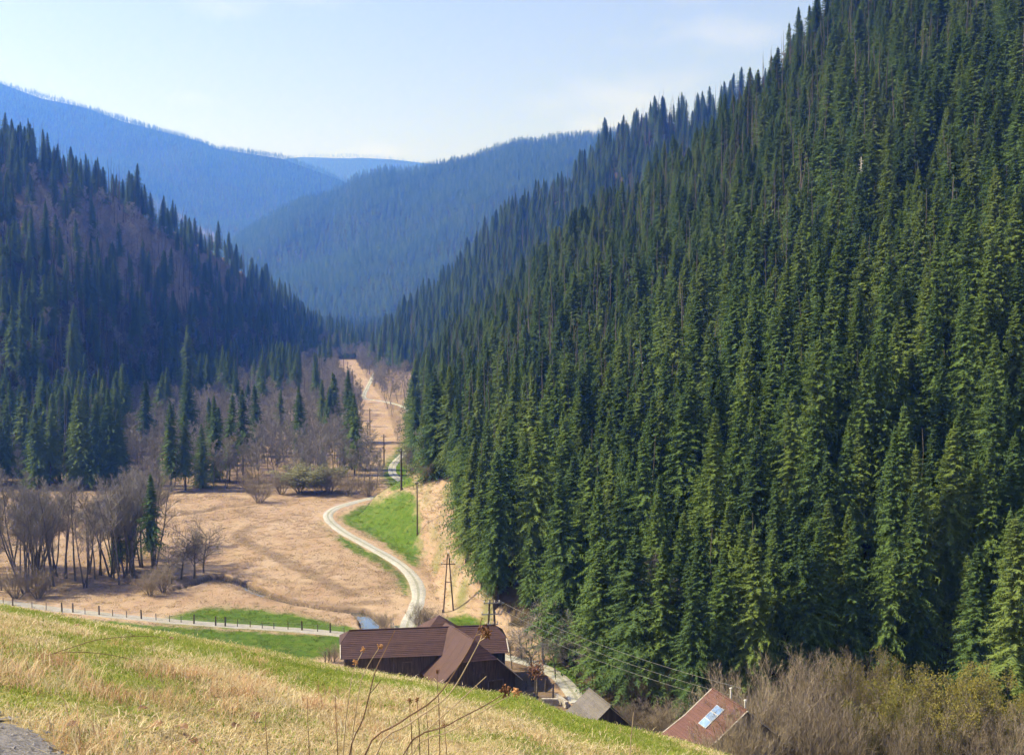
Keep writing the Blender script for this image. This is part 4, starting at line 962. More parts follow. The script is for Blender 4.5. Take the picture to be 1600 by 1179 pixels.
for (b, tp, r, lb) in POLES:
    x, y, z = ground(*b); h = CZ + ue(b[0], tp)[1] * y - z; o = empty('utility_pole', (x, y, z), radians(-6)); tag(o, lb, 'power pole', 'power line along the valley')
    pole_parts(o, h, r, ((0.93, 0.9),) if r > 0.15 else ((0.97, 0.35),)); pole_tops.append((x, y, z + h * 0.95))
def a_frame():
    x, y, z = ground(700.5, 956); h = 9.4; o = empty('lattice_pole', (x, y, z), radians(-4)); tag(o, 'wooden A-frame power pole on the spur above the road', 'power pole', 'power line along the valley')
    for s in (-1, 1):
        mb = MB(); mb.tube([(s * 0.86, 0, -0.8 + H(x + s * 0.86, y) - z), (s * 0.10, 0, h)], [0.13, 0.09], 7); add('leg', mb.mesh('leg', M['pole']), o)
        f = MB(); f.tube([(s * 0.88, 0, -0.4), (s * 0.88, 0, 0.35)], [0.2, 0.17], 6); add('foot', f.mesh('foot', M['pole']), o)
    for zz, l in ((h * 0.52, 0.48), (h * 0.83, 1.15)):
        mb = MB(); mb.box(-l, l, -0.2, -0.1, zz - 0.06, zz + 0.06); add('cross_arm', mb.mesh('cross_arm', M['pole']), o)
    for xx, zz in ((-1.05, h * 0.83), (1.05, h * 0.83), (0, h - 0.05), (-0.3, h * 0.9)):
        i = MB(); i.tube([(xx, -0.15, zz + 0.05), (xx, -0.15, zz + 0.15), (xx, -0.15, zz + 0.32)], [0.025, 0.08, 0.06], 6); add('insulator', i.mesh('insulator', M['porcelain']), o)
    return [(x - 1.05, y, z + h * 0.83 + 0.3), (x + 1.05, y, z + h * 0.83 + 0.3), (x, y, z + h + 0.25)]
a_tops = a_frame()
def transformer():
    u, e = ue(768, 936); y = 176.0; x = u * y; z = H(x, y); h = CZ + e * y - z; o = empty('transformer_pole', (x, y, z), radians(10)); tag(o, 'double wooden transformer pole with cross arms rising behind the barn', 'power pole', 'power line along the valley')
    for s in (-1, 1):
        mb = MB(); mb.tube([(s * 0.62, 0, -0.8), (s * 0.30, 0, h)], [0.17, 0.14], 8); add('pole', mb.mesh('pole', M['pole']), o)
    for zz, l in ((h - 0.5, 1.15), (h - 2.1, 1.5), (h - 3.6, 0.9)):
        mb = MB(); mb.box(-l, l, -0.26, -0.15, zz - 0.07, zz + 0.07); add('cross_arm', mb.mesh('cross_arm', M['steel']), o)
        for q in (-0.95, -0.35, 0.35, 0.95):
            i = MB(); xx = l * q; i.tube([(xx, -0.2, zz + 0.07), (xx, -0.2, zz + 0.16), (xx, -0.2, zz + 0.24), (xx, -0.2, zz + 0.4)], [0.03, 0.085, 0.06, 0.085], 6); add('insulator', i.mesh('insulator', M['porcelain']), o)
    t_ = MB(); t_.box(-0.36, 0.36, -0.62, -0.19, h - 5.0, h - 3.95); tk = add('transformer', t_.mesh('transformer', M['steel']), o)
    for k in range(5):
        f = MB(); f.box(-0.34 + k * 0.15, -0.31 + k * 0.15, -0.72, -0.625, h - 4.9, h - 4.1); add('cooling_fin', f.mesh('cooling_fin', M['steel']), tk)
    sw = MB(); sw.tube([(1.15, -0.2, h - 0.4), (1.7, -0.2, h - 0.75)], 0.05, 5); add('switch_arm', sw.mesh('switch_arm', M['steel']), o)
    return x, y, z, h
tx, ty, tz, th_ = transformer()
def wire(a, b, sag, lb, grp, r=0.02):
    a = Vector(a); b = Vector(b); mb = MB(); n = 14
    mb.tube([tuple(a.lerp(b, k / n) - V3(0, 0, sag * 4 * (k / n) * (1 - k / n))) for k in range(n + 1)], r, 3)
    o = add('overhead_wire', mb.mesh('overhead_wire', M['wire'])); tag(o, lb, 'wire', grp)
def at(px, py, y):
    u, e = ue(px, py); return (u * y, y, CZ + e * y)
for k, (p0, p1, nm) in enumerate((((778, 937), (1160, 1075), 'uppermost'), ((782, 951), (1160, 1090), 'middle'), ((776, 960), (1150, 1100), 'lowest'))):
    wire(at(*p0, 176), at(*p1, 112), 0.9, f'{nm} of three power wires dropping from the double pole to the red-roofed house', 'wires to the house', 0.016)
for k, a in enumerate(a_tops):
    wire(a, (tx + (k - 1) * 0.9, ty, tz + th_ - 0.4), 0.8, ['wire from the outer arm of the A-frame pole to the double pole', 'wire from the inner arm of the A-frame pole to the double pole', 'wire from the tip of the A-frame pole to the double pole'][k], 'wires over the spur', 0.014)
wire(a_tops[2], pole_tops[0], 1.2, 'thin wire between the A-frame pole and the slim pole on the spur', 'wires over the spur', 0.012)
for i in range(len(pole_tops) - 1):
    pass
# ------------------------------------------------------------------ FENCE along the lane
def fence():
    F_PXL = [(-60, 938), (5, 945), (20, 947), (50, 951), (72, 954), (97, 957), (114, 958), (133, 961), (155, 962), (176, 964), (198, 966), (221, 968), (244, 970), (265, 972), (283, 973), (303, 975), (337, 978), (352, 979), (371, 980), (391, 981), (410, 983), (428, 984), (450, 985), (472, 986), (496, 988), (516, 989), (538, 991)]
    root = empty('pasture_fence', (*floor_at(240, 970), 0)); tag(root, 'long post and wire fence along the pale lane', 'fence'); inv = root.location.copy(); tops = []
    for k, (px, py) in enumerate(F_PXL):
        x, y = floor_at(px, py); z = H(x, y); thick = k in (2, 5, 6, 8, 11, 15, 16, 17, 23, 25) ; h = 1.55 if thick else 1.15 + random.uniform(-.1, .15); r = 0.13 if thick else 0.065
        mb = MB(); lean = random.uniform(-0.06, 0.06); mb.tube([(x, y, z - 0.4), (x + lean * 0.6, y, z + h * 0.6), (x + lean, y + lean * 0.5, z + h)], [r, r * 0.95, r * 0.85], 7); me = mb.mesh('post', M['post'])
        me.transform(Matrix.Translation(-inv)); add('post', me, root); tops.append((x, y, z))
    for hz in (0.45, 0.8, 1.08):
        mb = MB(); mb.tube([(x, y - 0.08, z + hz + random.uniform(-0.03, 0.03)) for x, y, z in tops], 0.013, 3, False); me = mb.mesh('wire', M['wire']); me.transform(Matrix.Translation(-inv)); add('wire', me, root)
fence()
# ------------------------------------------------------------------ BRIDGE where the road crosses the stream
def bridge():
    k = int(np.argmin(dist_poly(ROADP[:, 0], ROADP[:, 1], STREAM) + (np.abs(ROADP[:, 0] + 16) > 6) * 50)); c = ROADP[k]; t = ROADP[min(k + 2, len(ROADP) - 1)] - ROADP[k - 2]; a = math.atan2(t[1], t[0])
    k2 = int(np.argmin(np.hypot(ROADP[:, 0] - floor_at(634, 988)[0], ROADP[:, 1] - floor_at(634, 988)[1]))); c = ROADP[k2]; t = ROADP[k2 + 3] - ROADP[k2 - 3]; a = math.atan2(t[1], t[0])
    o = empty('bridge', (c[0], c[1], H(*c)), a); tag(o, 'small road bridge with grey wooden railings over the stream behind the barn', 'bridge')
    mb = MB(); mb.box(-4.2, 4.2, -2.05, 2.05, -0.35, 0.03); add('deck', mb.mesh('deck', M['road']), o)
    for s in (-1, 1):
        for j in range(4):
            mb = MB(); x = -4 + j * 2.66; mb.box(x - 0.08, x + 0.08, s * 1.95 - 0.08, s * 1.95 + 0.08, -0.3, 1.2); add('railing_post', mb.mesh('railing_post', M['rail']), o)
        for zz in (0.55, 1.02):
            mb = MB(); mb.box(-4.3, 4.3, s * 1.95 - 0.13 if s < 0 else s * 1.95 + 0.085, s * 1.95 - 0.085 if s < 0 else s * 1.95 + 0.13, zz - 0.07, zz + 0.07); add('rail', mb.mesh('rail', M['rail']), o)
bridge()

# ------------------------------------------------------------------ yard: wall, posts, stump
def yard():
    def blockwall(nm, p0, p1, h, lb):
        a = Vector((*floor_at(*p0), 0)); b = Vector((*floor_at(*p1), 0)); root = empty(nm, (a.x, a.y, H(a.x, a.y))); tag(root, lb, 'wall'); L = (b - a).length; d = (b - a).normalized(); n = int(L / 0.7) + 1; ang = math.atan2(d.y, d.x)
        for r_ in range(int(h / 0.35)):
            for k in range(n):
                mb = MB(); l = L / n; x0 = k * l + (0.15 if r_ % 2 else 0); j = random.uniform(-.03, .03); mb.box(x0 + 0.015, x0 + l - 0.015, -0.22 + j, 0.22 + j, r_ * 0.35 - 0.2, r_ * 0.35 + 0.13 + random.uniform(-.02, .01)); o = add('stone', mb.mesh('stone', M['stone']), root); o.rotation_euler = (0, 0, ang)
    blockwall('stone_wall', (846, 1104), (872, 1104), 1.1, 'low dark stone wall beside the yard below the barn'); blockwall('stone_wall', (868, 1094), (886, 1108), 1.1, 'pale stone wall end running towards the grey shed')
    for k, (px, py, h, lb) in enumerate(((836, 1090, 2.1, 'tallest wooden post in the farm yard beside the road'), (852, 1082, 1.7, 'middle wooden post in the farm yard'), (864, 1092, 1.8, 'wooden post by the yard wall nearest the road'), (822, 1078, 1.2, 'short post beside the barn corner'))):
        x, y = floor_at(px, py); mb = MB(); mb.tube([(0, 0, -.4), (.02, 0, h * .5), (0.05, 0.02, h)], [.11, .1, .09], 7); o = add('yard_post', mb.mesh('yard_post', M['post']), None, (x, y, H(x, y))); tag(o, lb, 'post', 'posts in the yard')
    for k, (px, py, lb) in enumerate(((508, 1036, 'left of two short posts standing behind the meadow brow'), (514, 1035, 'right of two short posts standing behind the meadow brow'))):
        x, y = floor_at(px, py); mb = MB(); mb.tube([(0, 0, -.4), (.02, 0, .8), (0.02, 0.02, 1.6)], [.09, .085, .08], 7); o = add('yard_post', mb.mesh('yard_post', M['post']), None, (x, y, H(x, y))); tag(o, lb, 'post', 'posts behind the brow')
yard()

# ------------------------------------------------------------------ individual trees and shrubs
def spruce_px(px, top, base, lb, gp=None, var=None, fat=1.0, ymin=60.0, kind='spruce_tree'):
    x, y, z = ground(px, base, ymin); h = CZ + ue(px, top)[1] * y - z; s = h / 24.0; k = min(max(1.0, 1.15 / max(s, .4) ** 0.4), 1.5) * fat
    return plant(kind, random.randrange(NV) if var is None else var, x, y, (s * k, s * k, s), random.uniform(0, 6.28), lb, gp, z=z)
for px, tp, bs, lb, fat in [(238, 738, 905, 'slim dark spruce at the edge of the alder grove by the meadow', 0.85), (203, 795, 895, 'small dark spruce inside the alder grove', 1.0), (186, 800, 892, 'smaller spruce half hidden by grove trunks', .9),
                       (554, 612, 742, 'lone ragged spruce at the edge of the tan strip', 0.75), (523, 584, 640, 'short broad spruce standing left of the tan strip', 1.2), (336, 615, 752, 'slim spruce in the bare woodland above the meadow', .8), (380, 606, 742, 'tall spruce in the middle of the bare woodland', .95),
                       (268, 628, 768, 'spruce in front of the bare woods above the ditch', 1.0), (290, 640, 766, 'spruce beside another in front of the bare woods', .9), (316, 660, 762, 'smaller spruce left of the slim woodland spruce', .9), (474, 702, 745, 'little dark spruce above the green willow bush', 1.1), (505, 697, 745, 'little slim spruce right of the willow bush', 1.0), (484, 722, 752, 'tiny spruce beside the willow bush', 1.0),
                       (295, 505, 640, 'broad dark spruce rising from the middle of the valley wood', 1.0), (362, 530, 604, 'spruce standing free at the foot of the left mountain', 1.15), (461, 538, 588, 'small dark spruce near the end of the valley', 1.15), (412, 540, 620, 'spruce in the hollow behind the bare wood', 1.0),
                       (263, 288, 345, 'lone dark spruce on the crest of the left mountain', 1.0), (990, 830, 1095, 'tall dense spruce at the corner of the forest behind the shed', 1.25), (935, 850, 1075, 'dark spruce at the forest corner beside the road', 1.1), (1255, 870, 1110, 'bright green spruce above the bare bushes', .9), (1578, 800, 1180, 'large bright spruce at the right edge of the picture', 1.0), (1520, 850, 1150, 'spruce just left of the large bright one', 0.95)]:
    spruce_px(px, tp, bs, lb, None, None, fat)
# the bleached dead spruce
def snag():
    x, y, z = ground(1343, 400); h = CZ + ue(1343, 245)[1] * y - z; o = empty('dead_tree', (x, y, z)); tag(o, 'bleached dead spruce standing white among the green trees', 'tree'); mb = MB(); mb.tube([(0, 0, -1), (0.1, 0, h * .5), (0, 0, h)], [.3, .2, .04], 6); add('trunk', mb.mesh('trunk', M['snag'], True), o); mb = MB()
    for k in range(70):
        q = .3 + .68 * k / 70; a = k * 2.4; L = 2.6 * (1.05 - q) + .3; mb.tube([(0, 0, h * q), (cos(a) * L * .6, sin(a) * L * .6, h * q - .1), (cos(a) * L, sin(a) * L, h * q + .1)], [.06, .045, .02], 3, False)
    add('branches', mb.mesh('branches', M['snag']), o)
snag()
for px, tp, bs, lb in [(1225, 82, 175, 'pale leafless tree on the skyline of the right slope'), (1395, 398, 500, 'leafless grey birch high on the right slope'), (942, 505, 585, 'leafless pinkish tree in the middle of the forest slope'), (1405, 505, 585, 'brownish leafless tree below the grey birch'), (1300, 622, 710, 'small leafless tree in a gap of the lower slope'), (1010, 870, 1080, 'tall leafless tree at the dark forest corner')]:
    x, y, z = ground(px, bs); h = CZ + ue(px, tp)[1] * y - z; plant('bare_tree', random.randrange(6), x, y, h / 15.5, random.uniform(0, 6), lb, None, z=z)
# alder grove beside the lane
rg = random.Random(5)
for k in range(66):
    px = rg.choice([rg.uniform(-60, 60), rg.uniform(40, 250), rg.uniform(100, 255)]); py = 932 - 0.10 * max(0, px - 60) + rg.uniform(-50, -2) - (10 if px > 200 else 0)
    x, y, z = ground(px, py); s = rg.uniform(0.9, 1.22)
    for j in range(rg.choice([1, 1, 2, 3])):
        plant('alder_tree', rg.randrange(5), x + rg.uniform(-.7, .7) * (j > 0), y + rg.uniform(-.7, .7) * (j > 0), s * rg.uniform(.85, 1.05), rg.uniform(0, 6.28), 'slender leafless alder in the grove behind the lane', 'alders of the grove', z=z).rotation_euler = (rg.uniform(-.12, .12) * (1 + j), rg.uniform(-.1, .1) * (1 + j), rg.uniform(0, 6.28))
for px, tp, bs, lb in [(283, 825, 905, 'thin leafless tree at the stream end beside the grove'), (303, 815, 903, 'taller leafless tree where the stream leaves the grove'), (318, 812, 895, 'spreading leafless tree alone at the stream bank'), (268, 850, 912, 'scrubby leafless tree between grove and stream')]:
    x, y, z = ground(px, bs); h = CZ + ue(px, tp)[1] * y - z; plant('fruit_tree', rg.randrange(4), x, y, h / 9.2, rg.uniform(0, 6), lb, None, z=z)
for px, tp, bs, lb in [(405, 745, 786, 'round grey bush standing in the tan meadow'), (440, 735, 772, 'brown bush at the edge of the wood'), (545, 735, 775, 'brown thicket bush at the corner of the wood'), (515, 732, 772, 'wide brown bush beside the willow'), (575, 745, 776, 'last low bush before the road bend'),
                       (255, 880, 925, 'dark scrub bush on the stream bank'), (235, 890, 930, 'dark scrub at the foot of the grove'), (25, 880, 935, 'dark undergrowth bush below the grove'), (60, 890, 935, 'brown bush under the grove trunks'), (390, 728, 770, 'bush at the foot of a bare tree by the meadow'), (600, 955, 985, 'brown reeds beside the stream and bridge'), (658, 945, 985, 'brown bush beside the bridge'), (675, 950, 985, 'second brown bush behind the barn'), (520, 1005, 1035, 'bare bush at the left end of the barn'), (665, 715, 752, 'pinkish brown bush at the foot of the forest'), (645, 695, 740, 'pinkish bush beside the upper road bend')]:
    x, y, z = ground(px, bs); h = max(1.2, CZ + ue(px, tp)[1] * y - z); s = h / 8.0; plant('bare_shrub', rg.randrange(4), x, y, (s * 1.5, s * 1.5, s), rg.uniform(0, 6), lb, None, 'shrub', z=z)
BUDS_G = [bud_mesh(700 + i, BSH_E[i], M['greygreen'], 0.13, 0.5) for i in range(2)]; BUDS_Y = [bud_mesh(710 + i, BSH_E[i], M['bud'], 0.085, 0.75) for i in range(4)]
for px, tp, bs, v, lb in [(470, 728, 770, 0, 'grey-green willow bush at the edge of the wood'), (500, 730, 771, 1, 'greenish willow bush right of the larger willow')]:
    x, y, z = ground(px, bs); h = CZ + ue(px, tp)[1] * y - z; s = h / 8; plant('bare_shrub', v, x, y, (s * 1.8, s * 1.8, s), 0.4, lb, None, 'shrub', z=z, extra=BUDS_G[v])
# orchard trees by the yard
for px, tp, y, lb, s in [(850, 930, 168, 'pale-limbed leafless fruit tree behind the barn', 1.0), (880, 935, 172, 'large leafless tree beside the forest corner', 1.1), (815, 960, 170, 'leafless fruit tree at the right end of the barn', .9), (832, 985, 160, 'small leafless fruit tree in the yard', 1.0), (905, 945, 165, 'leafless tree between road and forest', 1.0), (868, 985, 163, 'leafless fruit tree beside the farm road', .9), (800, 985, 166, 'bare fruit tree close behind the wing roof', .9), (925, 990, 158, 'leafless tree at the curve of the farm road', .8)]:
    u, e = ue(px, tp); x = u * y; z = H(x, y); h = CZ + e * y - z; plant('fruit_tree', rg.randrange(4), x, y, (h / 9.6 * s * 1.1, h / 9.6 * s * 1.1, h / 9.6), rg.uniform(0, 6), lb, None, z=z)
# bare brush and budding willows below on the right
for px, tp, y, v, bud, lb in [(1165, 1045, 125, 0, 0, 'bare brown bush hiding the right side of the red-roofed house'), (1200, 1035, 120, 1, 0, 'bare bush second from the red-roofed house'), (1245, 1030, 128, 2, 0, 'tall bare brush in the middle of the thicket'), (1290, 1012, 131, 3, 0, 'tallest bare brush at the top of the thicket'), (1325, 1020, 126, 0, 0, 'dense bare brush left of the yellow willow'),
                              (1150, 1112, 105.5, 1, 0, 'bare brush right in front of the red-roofed gable'), (1172, 1098, 106, 2, 0, 'bare twiggy bush covering the gable wall'), (1128, 1140, 104, 0, 0, 'low bare twigs at the lower corner of the red roof'), (1185, 1075, 112, 3, 0, 'low bare brush in front of the house gable'), (1235, 1085, 110, 0, 0, 'low brush in the front of the thicket'), (1285, 1080, 112, 1, 0, 'bare brush in the front below the tallest'), (1335, 1090, 110, 2, 0, 'bare brush at the lower edge left of the willows'),
                              (1385, 1030, 128, 1, 1, 'yellow budding willow with rounded top'), (1425, 1058, 122, 2, 1, 'yellow budding willow in the middle'), (1400, 1105, 112, 3, 1, 'yellowish budding willow low in the front'), (1465, 1075, 120, 0, 1, 'thin budding willow beside the dark hollow'), (1535, 1052, 126, 2, 1, 'yellow-topped willow near the right edge'), (1500, 1090, 118, 1, 0, 'brown bare bush between the willows'), (1550, 1100, 114, 0, 0, 'brown bare bush low near the right edge'), (1445, 1120, 108, 2, 0, 'bare bush at the bottom between willows')]:
    u, e = ue(px, tp); x = u * y; z = H(x, y); h = CZ + e * y - z; s = h / 8.2; plant('bare_shrub', v, x, y, (s * 0.85, s * 0.85, s), rg.uniform(0, 6), lb, None, 'shrub', z=z, extra=BUDS_Y[v] if bud else None)
for px, tp, y, lb, fat in [(1035, 840, 150, 'dark spruce on the shady flat right of the forest corner', 1.1), (1085, 870, 146, 'dark spruce behind the ridge of the red-roofed house', 1.1), (1130, 850, 148, 'spruce right behind the red-roofed house', 1.15), (1180, 820, 147, 'spruce above the left end of the bare thicket', 1.1)]:
    u, e = ue(px, tp); x = u * y; z = H(x, y); s_ = (CZ + e * y - z) / 24; plant('spruce_tree', rg.randrange(NV), x, y, (s_ * fat, s_ * fat, s_), rg.uniform(0, 6), lb, None, z=z)
for px, y, h, lb in [(985, 142, 3.5, 'dark shrub on the flat behind the grey shed'), (1010, 138, 2.6, 'low shrub right of the grey shed'), (1040, 140, 4.0, 'bare shrub between shed and red-roofed house'), (1068, 134, 3.5, 'bare shrub left of the red roof'), (1100, 132, 5.0, 'bare shrub behind the red roof ridge'), (1000, 150, 5.0, 'bare shrub at the foot of the forest corner'), (1055, 150, 5.5, 'taller bare shrub in the shade of the forest'), (1128, 136, 6.5, 'bare shrub at the back of the red-roofed house')]:
    x = (px - 800) / F_PX * y; s_ = h / 8; plant('bare_shrub', rg.randrange(4), x, y, (s_ * 1.4, s_ * 1.4, s_), rg.uniform(0, 6), lb, None, 'shrub')
# small pollard with dead leaves in the yard
def pollard():
    x, y = floor_at(838, 1092); z = H(x, y); o = empty('pollard_tree', (x, y, z)); tag(o, 'small stubby tree with a clump of brown dead leaves in the yard', 'tree'); mb = MB(); mb.tube([(0, 0, -.4), (.1, 0, 1.5), (0, 0, 3.3)], [.16, .13, .1], 7); add('trunk', mb.mesh('trunk', M['alder_bark']), o); r_ = random.Random(3); V_ = []; F_ = []
    for k in range(420):
        c = V3(r_.gauss(0, .5), r_.gauss(0, .5), 3.6 + r_.gauss(0, .45)); a = V3(r_.gauss(0, 1), r_.gauss(0, 1), r_.gauss(0, 1)).normalized() * .12; b = a.orthogonal().normalized() * .08; n = len(V_); V_ += [tuple(c - a), tuple(c + b), tuple(c + a), tuple(c - b)]; F_.append((n, n + 1, n + 2, n + 3))
    add('crown', np_mesh('crown', V_, F_, simple_mat('dead_leaves', (0.10, 0.045, 0.022), (0.24, 0.12, 0.06), 2)), o)
pollard()

# ------------------------------------------------------------------ GRASS of the near hill
def grass_tuft(seed, n, h, spread, wd, bendy, mat):
    r_ = random.Random(seed); V_ = []; F_ = []
    for k in range(n):
        a = r_.uniform(0, 6.28); x, y = r_.gauss(0, spread * .5), r_.gauss(0, spread * .5); L = h * r_.uniform(.55, 1.15); b = bendy * r_.uniform(.3, 1.3); ca, sa = cos(a), sin(a); w_ = wd * r_.uniform(.7, 1.3)
        def p(q, s): return (x + ca * L * b * q * q - sa * w_ * s * (1 - q * .6), y + sa * L * b * q * q + ca * w_ * s * (1 - q * .6), L * (q - .35 * b * q * q) - 0.02)
        n0 = len(V_); V_ += [p(0, -1), p(0, 1), p(.55, 1), p(.55, -1), p(1, 0), p(1, 0)]; F_ += [(n0, n0 + 1, n0 + 2, n0 + 3), (n0 + 3, n0 + 2, n0 + 4, n0 + 5)]
    return proto('grass_tuft', np_mesh('grass_tuft', V_, F_, mat))
def blade_mat(name, stops):
    m = leaf_mat(name, stops, patch=0.35, trans=0.35, rscale=3.0); return m
M['g_dry'] = blade_mat('dry_grass', [(0.15, (0.28, 0.21, 0.10)), (0.45, (0.47, 0.37, 0.20)), (0.8, (0.66, 0.57, 0.37))]); M['g_green'] = blade_mat('green_grass', [(0.15, (0.11, 0.17, 0.02)), (0.5, (0.21, 0.28, 0.04)), (0.85, (0.38, 0.39, 0.10))]); M['g_red'] = blade_mat('rusty_grass', [(0.2, (0.36, 0.21, 0.115)), (0.8, (0.58, 0.40, 0.24))])
M['g_val'] = blade_mat('meadow_dead_grass', [(0.15, (0.25, 0.175, 0.115)), (0.5, (0.36, 0.27, 0.185)), (0.85, (0.46, 0.37, 0.265))])
T_DRY = [grass_tuft(800 + i, 12, 0.065, .19, .0035, 1.4, M['g_dry']) for i in range(4)]; T_GRN = [grass_tuft(820 + i, 14, 0.05, .17, .0035, 1.0, M['g_green']) for i in range(4)]; T_TUS = [grass_tuft(840 + i, 34, 0.22, .22, .0035, 1.0, M['g_red' if i % 2 else 'g_dry']) for i in range(4)]
def meadow():
    r_ = np.random.default_rng(3); out = {'d': [], 'g': [], 't': []}
    n = 230000; y = np.sqrt(r_.uniform(4.0 ** 2, 62 ** 2, n)); keep = r_.random(n) < np.clip(22 / y, 0.25, 1.0); y = y[keep]; u = r_.uniform(-0.50, 0.24, y.size); x = u * y
    z, K, T, MU = height(x, y, True); k = (K == 9) & ~inside(x + (fbm(x * 1.5, y * 1.5, 15) - .5) * .5, y, LAYBY); x, y, z = x[k], y[k], z[k]
    g, fo, mu = cover(x, y, z, K[k], T[k], mu if False else MU[k]); r = r_.random(x.size); tus = fbm(x / 2.2, y / 2.2, 103); near_ = 1 - sm(12, 24, y)
    px, py = project(x, y, z); belt = np.exp(-((py - (1075 + 0.05 * px)) / 38) ** 2) * (px < 420)
    isT = r < (np.clip((tus - .56) * 0.9, 0, .15) * near_ + belt * 0.10 * (tus > .42)); isG = ~isT & (r_.random(x.size) < np.clip(g * 1.5 + 0.1, 0.22, .96))
    far_ = 0.9 + y / 110; pt_ = fbm(x / 1.3 + 7, y / 1.3, 111); far_ = far_ * (0.6 + 0.8 * pt_)
    for key, mm, s0 in (('t', isT, 1.0), ('g', isG, far_), ('d', ~isT & ~isG, far_)):
        s_ = np.broadcast_to(s0, x.shape)[mm] * (0.65 + .7 * r_.random(mm.sum())); out[key] = np.stack([x[mm], y[mm], z[mm], s_, r_.random(mm.sum()) * 6.283, r_.integers(0, 4, mm.sum()), np.zeros(mm.sum())], 1)
    scatter_object('dry_grass', out['d'], T_DRY, 'short straw-coloured grass of the near hillside'); scatter_object('green_grass', out['g'], T_GRN, 'short fresh green grass of the near hillside'); scatter_object('tussock_grass', out['t'], T_TUS, 'rusty tussock grass in the near hillside')
meadow()
def valley_tufts():
    """dead tufts that roughen the dry meadow"""
    r_ = np.random.default_rng(9); n = 60000; y = np.sqrt(r_.uniform(170 ** 2, 345 ** 2, n)); u = r_.uniform(-0.46, 0.02, n); x = u * y; z, K, T, MU = height(x, y, True); g, fo, mu = cover(x, y, z, K, T, MU)
    px, py = project(x, y, z); roads = [tuple(q) for q in ROADP[::3]]; lanes = [tuple(q) for q in LANEP[::3]]
    k = ((K == 0) | (K == 8)) & (g < 0.5) & (fo < 0.5) & (px > -60) & (dist_poly(x, y, roads) > 2.0) & (dist_poly(x, y, lanes) > 2.0) & (dist_poly(x, y, STREAM) > 0.9)
    k &= r_.random(n) < 0.18 + 1.6 * np.clip(fbm(x / 7, y / 7, 303) - 0.42, 0, 1) + 0.5 * mu
    x, y, z = x[k], y[k], z[k]; m_ = x.size
    scatter_object('meadow_tufts', np.stack([x, y, z, 1.4 + 1.8 * r_.random(m_), r_.random(m_) * 6.283, r_.integers(0, 4, m_), np.zeros(m_)], 1), T_VAL, 'dead grass tufts of the tan valley meadow')
M['g_vg'] = blade_mat('meadow_green_grass', [(0.15, (0.05, 0.09, 0.012)), (0.5, (0.085, 0.135, 0.018)), (0.85, (0.17, 0.18, 0.05))])
T_VG = [grass_tuft(880 + i, 22, 0.09, .3, .012, 1.0, M['g_vg']) for i in range(4)]
def green_tufts():
    r_ = np.random.default_rng(19); n = 60000; y = np.sqrt(r_.uniform(150 ** 2, 345 ** 2, n)); u = r_.uniform(-0.46, 0.07, n); x = u * y; z, K, T, MU = height(x, y, True)
    jj = r_.normal(0, 1.3, (2, n)); g, fo, mu = cover(x + jj[0], y + jj[1] * 2, z, K, T, MU); k = ((K == 0) | (K == 8)) & (r_.random(n) < np.clip(g * 0.9, 0.012, 1)) & (dist_poly(x, y, [tuple(q) for q in ROADP[::3]]) > 1.75) & (dist_poly(x, y, [tuple(q) for q in LANEP[::3]]) > 1.75)
    x, y, z = x[k], y[k], z[k]; m_ = x.size
    scatter_object('green_meadow_grass', np.stack([x, y, z, 1.2 + 1.6 * r_.random(m_), r_.random(m_) * 6.283, r_.integers(0, 4, m_), np.zeros(m_)], 1), T_VG, 'fresh green grass tufts on the valley pastures and verges')
green_tufts()
T_VAL = [grass_tuft(860 + i, 22, 0.12, .3, .012, 1.2, M['g_val']) for i in range(4)]
valley_tufts()

